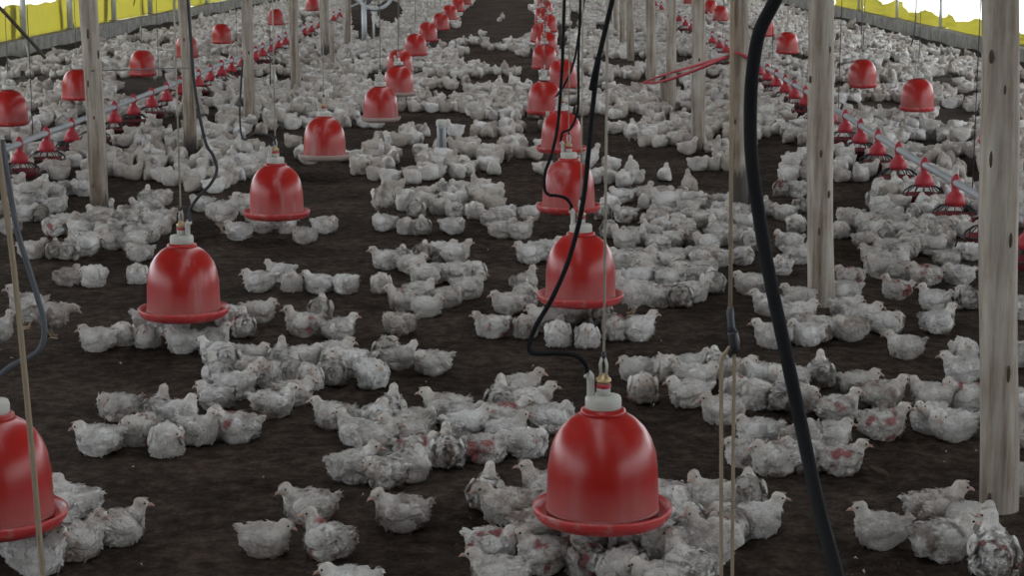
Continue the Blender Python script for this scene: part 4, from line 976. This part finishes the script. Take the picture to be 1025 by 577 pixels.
# ---- the rest of the flock, beyond the 300 that show largest
def lod(pose, voxel, tris, seed):
    B, hc, hd, lift = pose_blobs(pose)
    if lift: B = B + [((Vector((0, s * 0.028, 0.03))), (0.010, 0.010, 0.034), Matrix.Identity(3)) for s in (-1, 1)]
    v, nrm, f = blob_mesh(B, voxel, 1)
    v = fluff(v, nrm, hc, voxel * (0.75 if voxel < 0.012 else 0.55), seed)
    me = mesh_from('tmp', v.tolist(), f, None); o = bpy.data.objects.new('tmp', me); COL.objects.link(o)
    me.calc_loop_triangles(); md = o.modifiers.new('d', 'DECIMATE'); md.ratio = min(1.0, tris / max(1, len(me.loop_triangles))); md.use_collapse_triangulate = True
    out = bpy.data.meshes.new_from_object(o.evaluated_get(bpy.context.evaluated_depsgraph_get())); bpy.data.objects.remove(o)
    out.calc_loop_triangles()
    V = np.array([p.co[:] for p in out.vertices]); T = np.array([t.vertices[:] for t in out.loop_triangles])
    bpy.data.meshes.remove(out); bpy.data.meshes.remove(me)
    return V, T, zone_of(V, hc)
LOD_NEAR = {p: [lod(p, 0.0095, 520, s) for s in (1, 2)] for p in ('U', 'D', 'Dl', 'Dr', 'Ul', 'S')}
LOD_FAR = {p: [lod(p, 0.016, 110, s) for s in (3, 4)] for p in ('U', 'D', 'Dl', 'Dr', 'Ul', 'S')}
nb = [b for b in FLOCK if b['y'] < 23]; fb = [b for b in FLOCK if b['y'] >= 23]
def flock_all():
    # one object: both levels of detail in a single mesh
    Vb = [(b, LOD_NEAR) for b in nb] + [(b, LOD_FAR) for b in fb]
    Vs, Ts, Zs, Os = [], [], [], []; k = 0
    for b, LL in Vb:
        V, T, Z = R.choice(LL[b['pose']]); a = math.radians(b['h']); c, s = math.cos(a), math.sin(a); sc = R.uniform(0.92, 1.08) * 0.90
        M = np.array([[c, s, 0], [-s, c, 0], [0, 0, 1]]) * sc
        Vs.append(V @ M + np.array([b['x'], b['y'], floor_z(b['x'], b['y']) - 0.004])); Ts.append(T + k); Zs.append(Z); Os.append(np.full(len(V), R.uniform(-0.9, 1.0))); k += len(V)
    return np.concatenate(Vs).astype(np.float32), np.concatenate(Ts).astype(np.int32), np.concatenate(Zs).astype(np.float32), np.concatenate(Os).astype(np.float32)
V, T, Zz, Oo = flock_all()
me = bpy.data.meshes.new('flock'); me.vertices.add(len(V)); me.vertices.foreach_set('co', V.ravel())
me.loops.add(T.size); me.loops.foreach_set('vertex_index', T.ravel()); me.polygons.add(len(T)); me.polygons.foreach_set('loop_start', np.arange(0, T.size, 3, dtype=np.int32))
me.polygons.foreach_set('use_smooth', np.ones(len(T), dtype=bool)); me.update(calc_edges=True)
me.attributes.new('zone', 'FLOAT', 'POINT').data.foreach_set('value', Zz); me.attributes.new('tone', 'FLOAT', 'POINT').data.foreach_set('value', Oo)
me.materials.append(MATS['chick_down'])
tag(link('chicken_flock', me), 'dense flock of white chicks covering the floor far down the house', 'chickens', None, 'stuff')
print('BIRDS', len(BIRDS), 'listed', len(pos), 'flock', len(FLOCK), len(nb), 'tris', len(T))

# ================================================================== LITTER BITS
def bits(name, n, m, label, cat, lmin, lmax, seed):
    rr = random.Random(seed); b = MB()
    for _ in range(n):
        y = 4.3 + rr.random() ** 1.6 * 14; hw = y * 0.29; x = rr.uniform(-hw, hw) - 0.02 * y
        z = floor_z(x, y) + 0.003; a = rr.uniform(0, 6.28); l = rr.uniform(lmin, lmax); w = l * rr.uniform(0.25, 0.5); t = rr.uniform(0.002, 0.006)
        c, s = math.cos(a), math.sin(a)
        b.add([(x - l * c, y - l * s, z), (x + w * s, y - w * c, z + t), (x + l * c, y + l * s, z + t * 0.4), (x - w * s, y + w * c, z + t * 1.3), (x, y, z + t * 2)], [(0, 1, 4), (1, 2, 4), (2, 3, 4), (3, 0, 4)])
    tag(b.build(name, m, smooth=False), label, cat, None, 'stuff')
bits('wood_shavings', 2600, 'shaving', 'brown wood shavings and husks scattered over the dark litter', 'litter', 0.003, 0.009, 4)
bits('loose_feathers', 90, 'feather_bit', 'tiny white feathers and specks lying on the dark litter', 'feathers', 0.004, 0.010, 5)
tag(MB().tube([ground(872, 472) + Vector((0, 0, .012)), ground(882, 477) + Vector((0, 0, .014)), ground(888, 479) + Vector((0, 0, .012))], [0.008, 0.011, 0.006], 8).build('litter_clod', 'knot_wood'), 'dark clod of litter above the lone chick left of nearest post', 'clod')
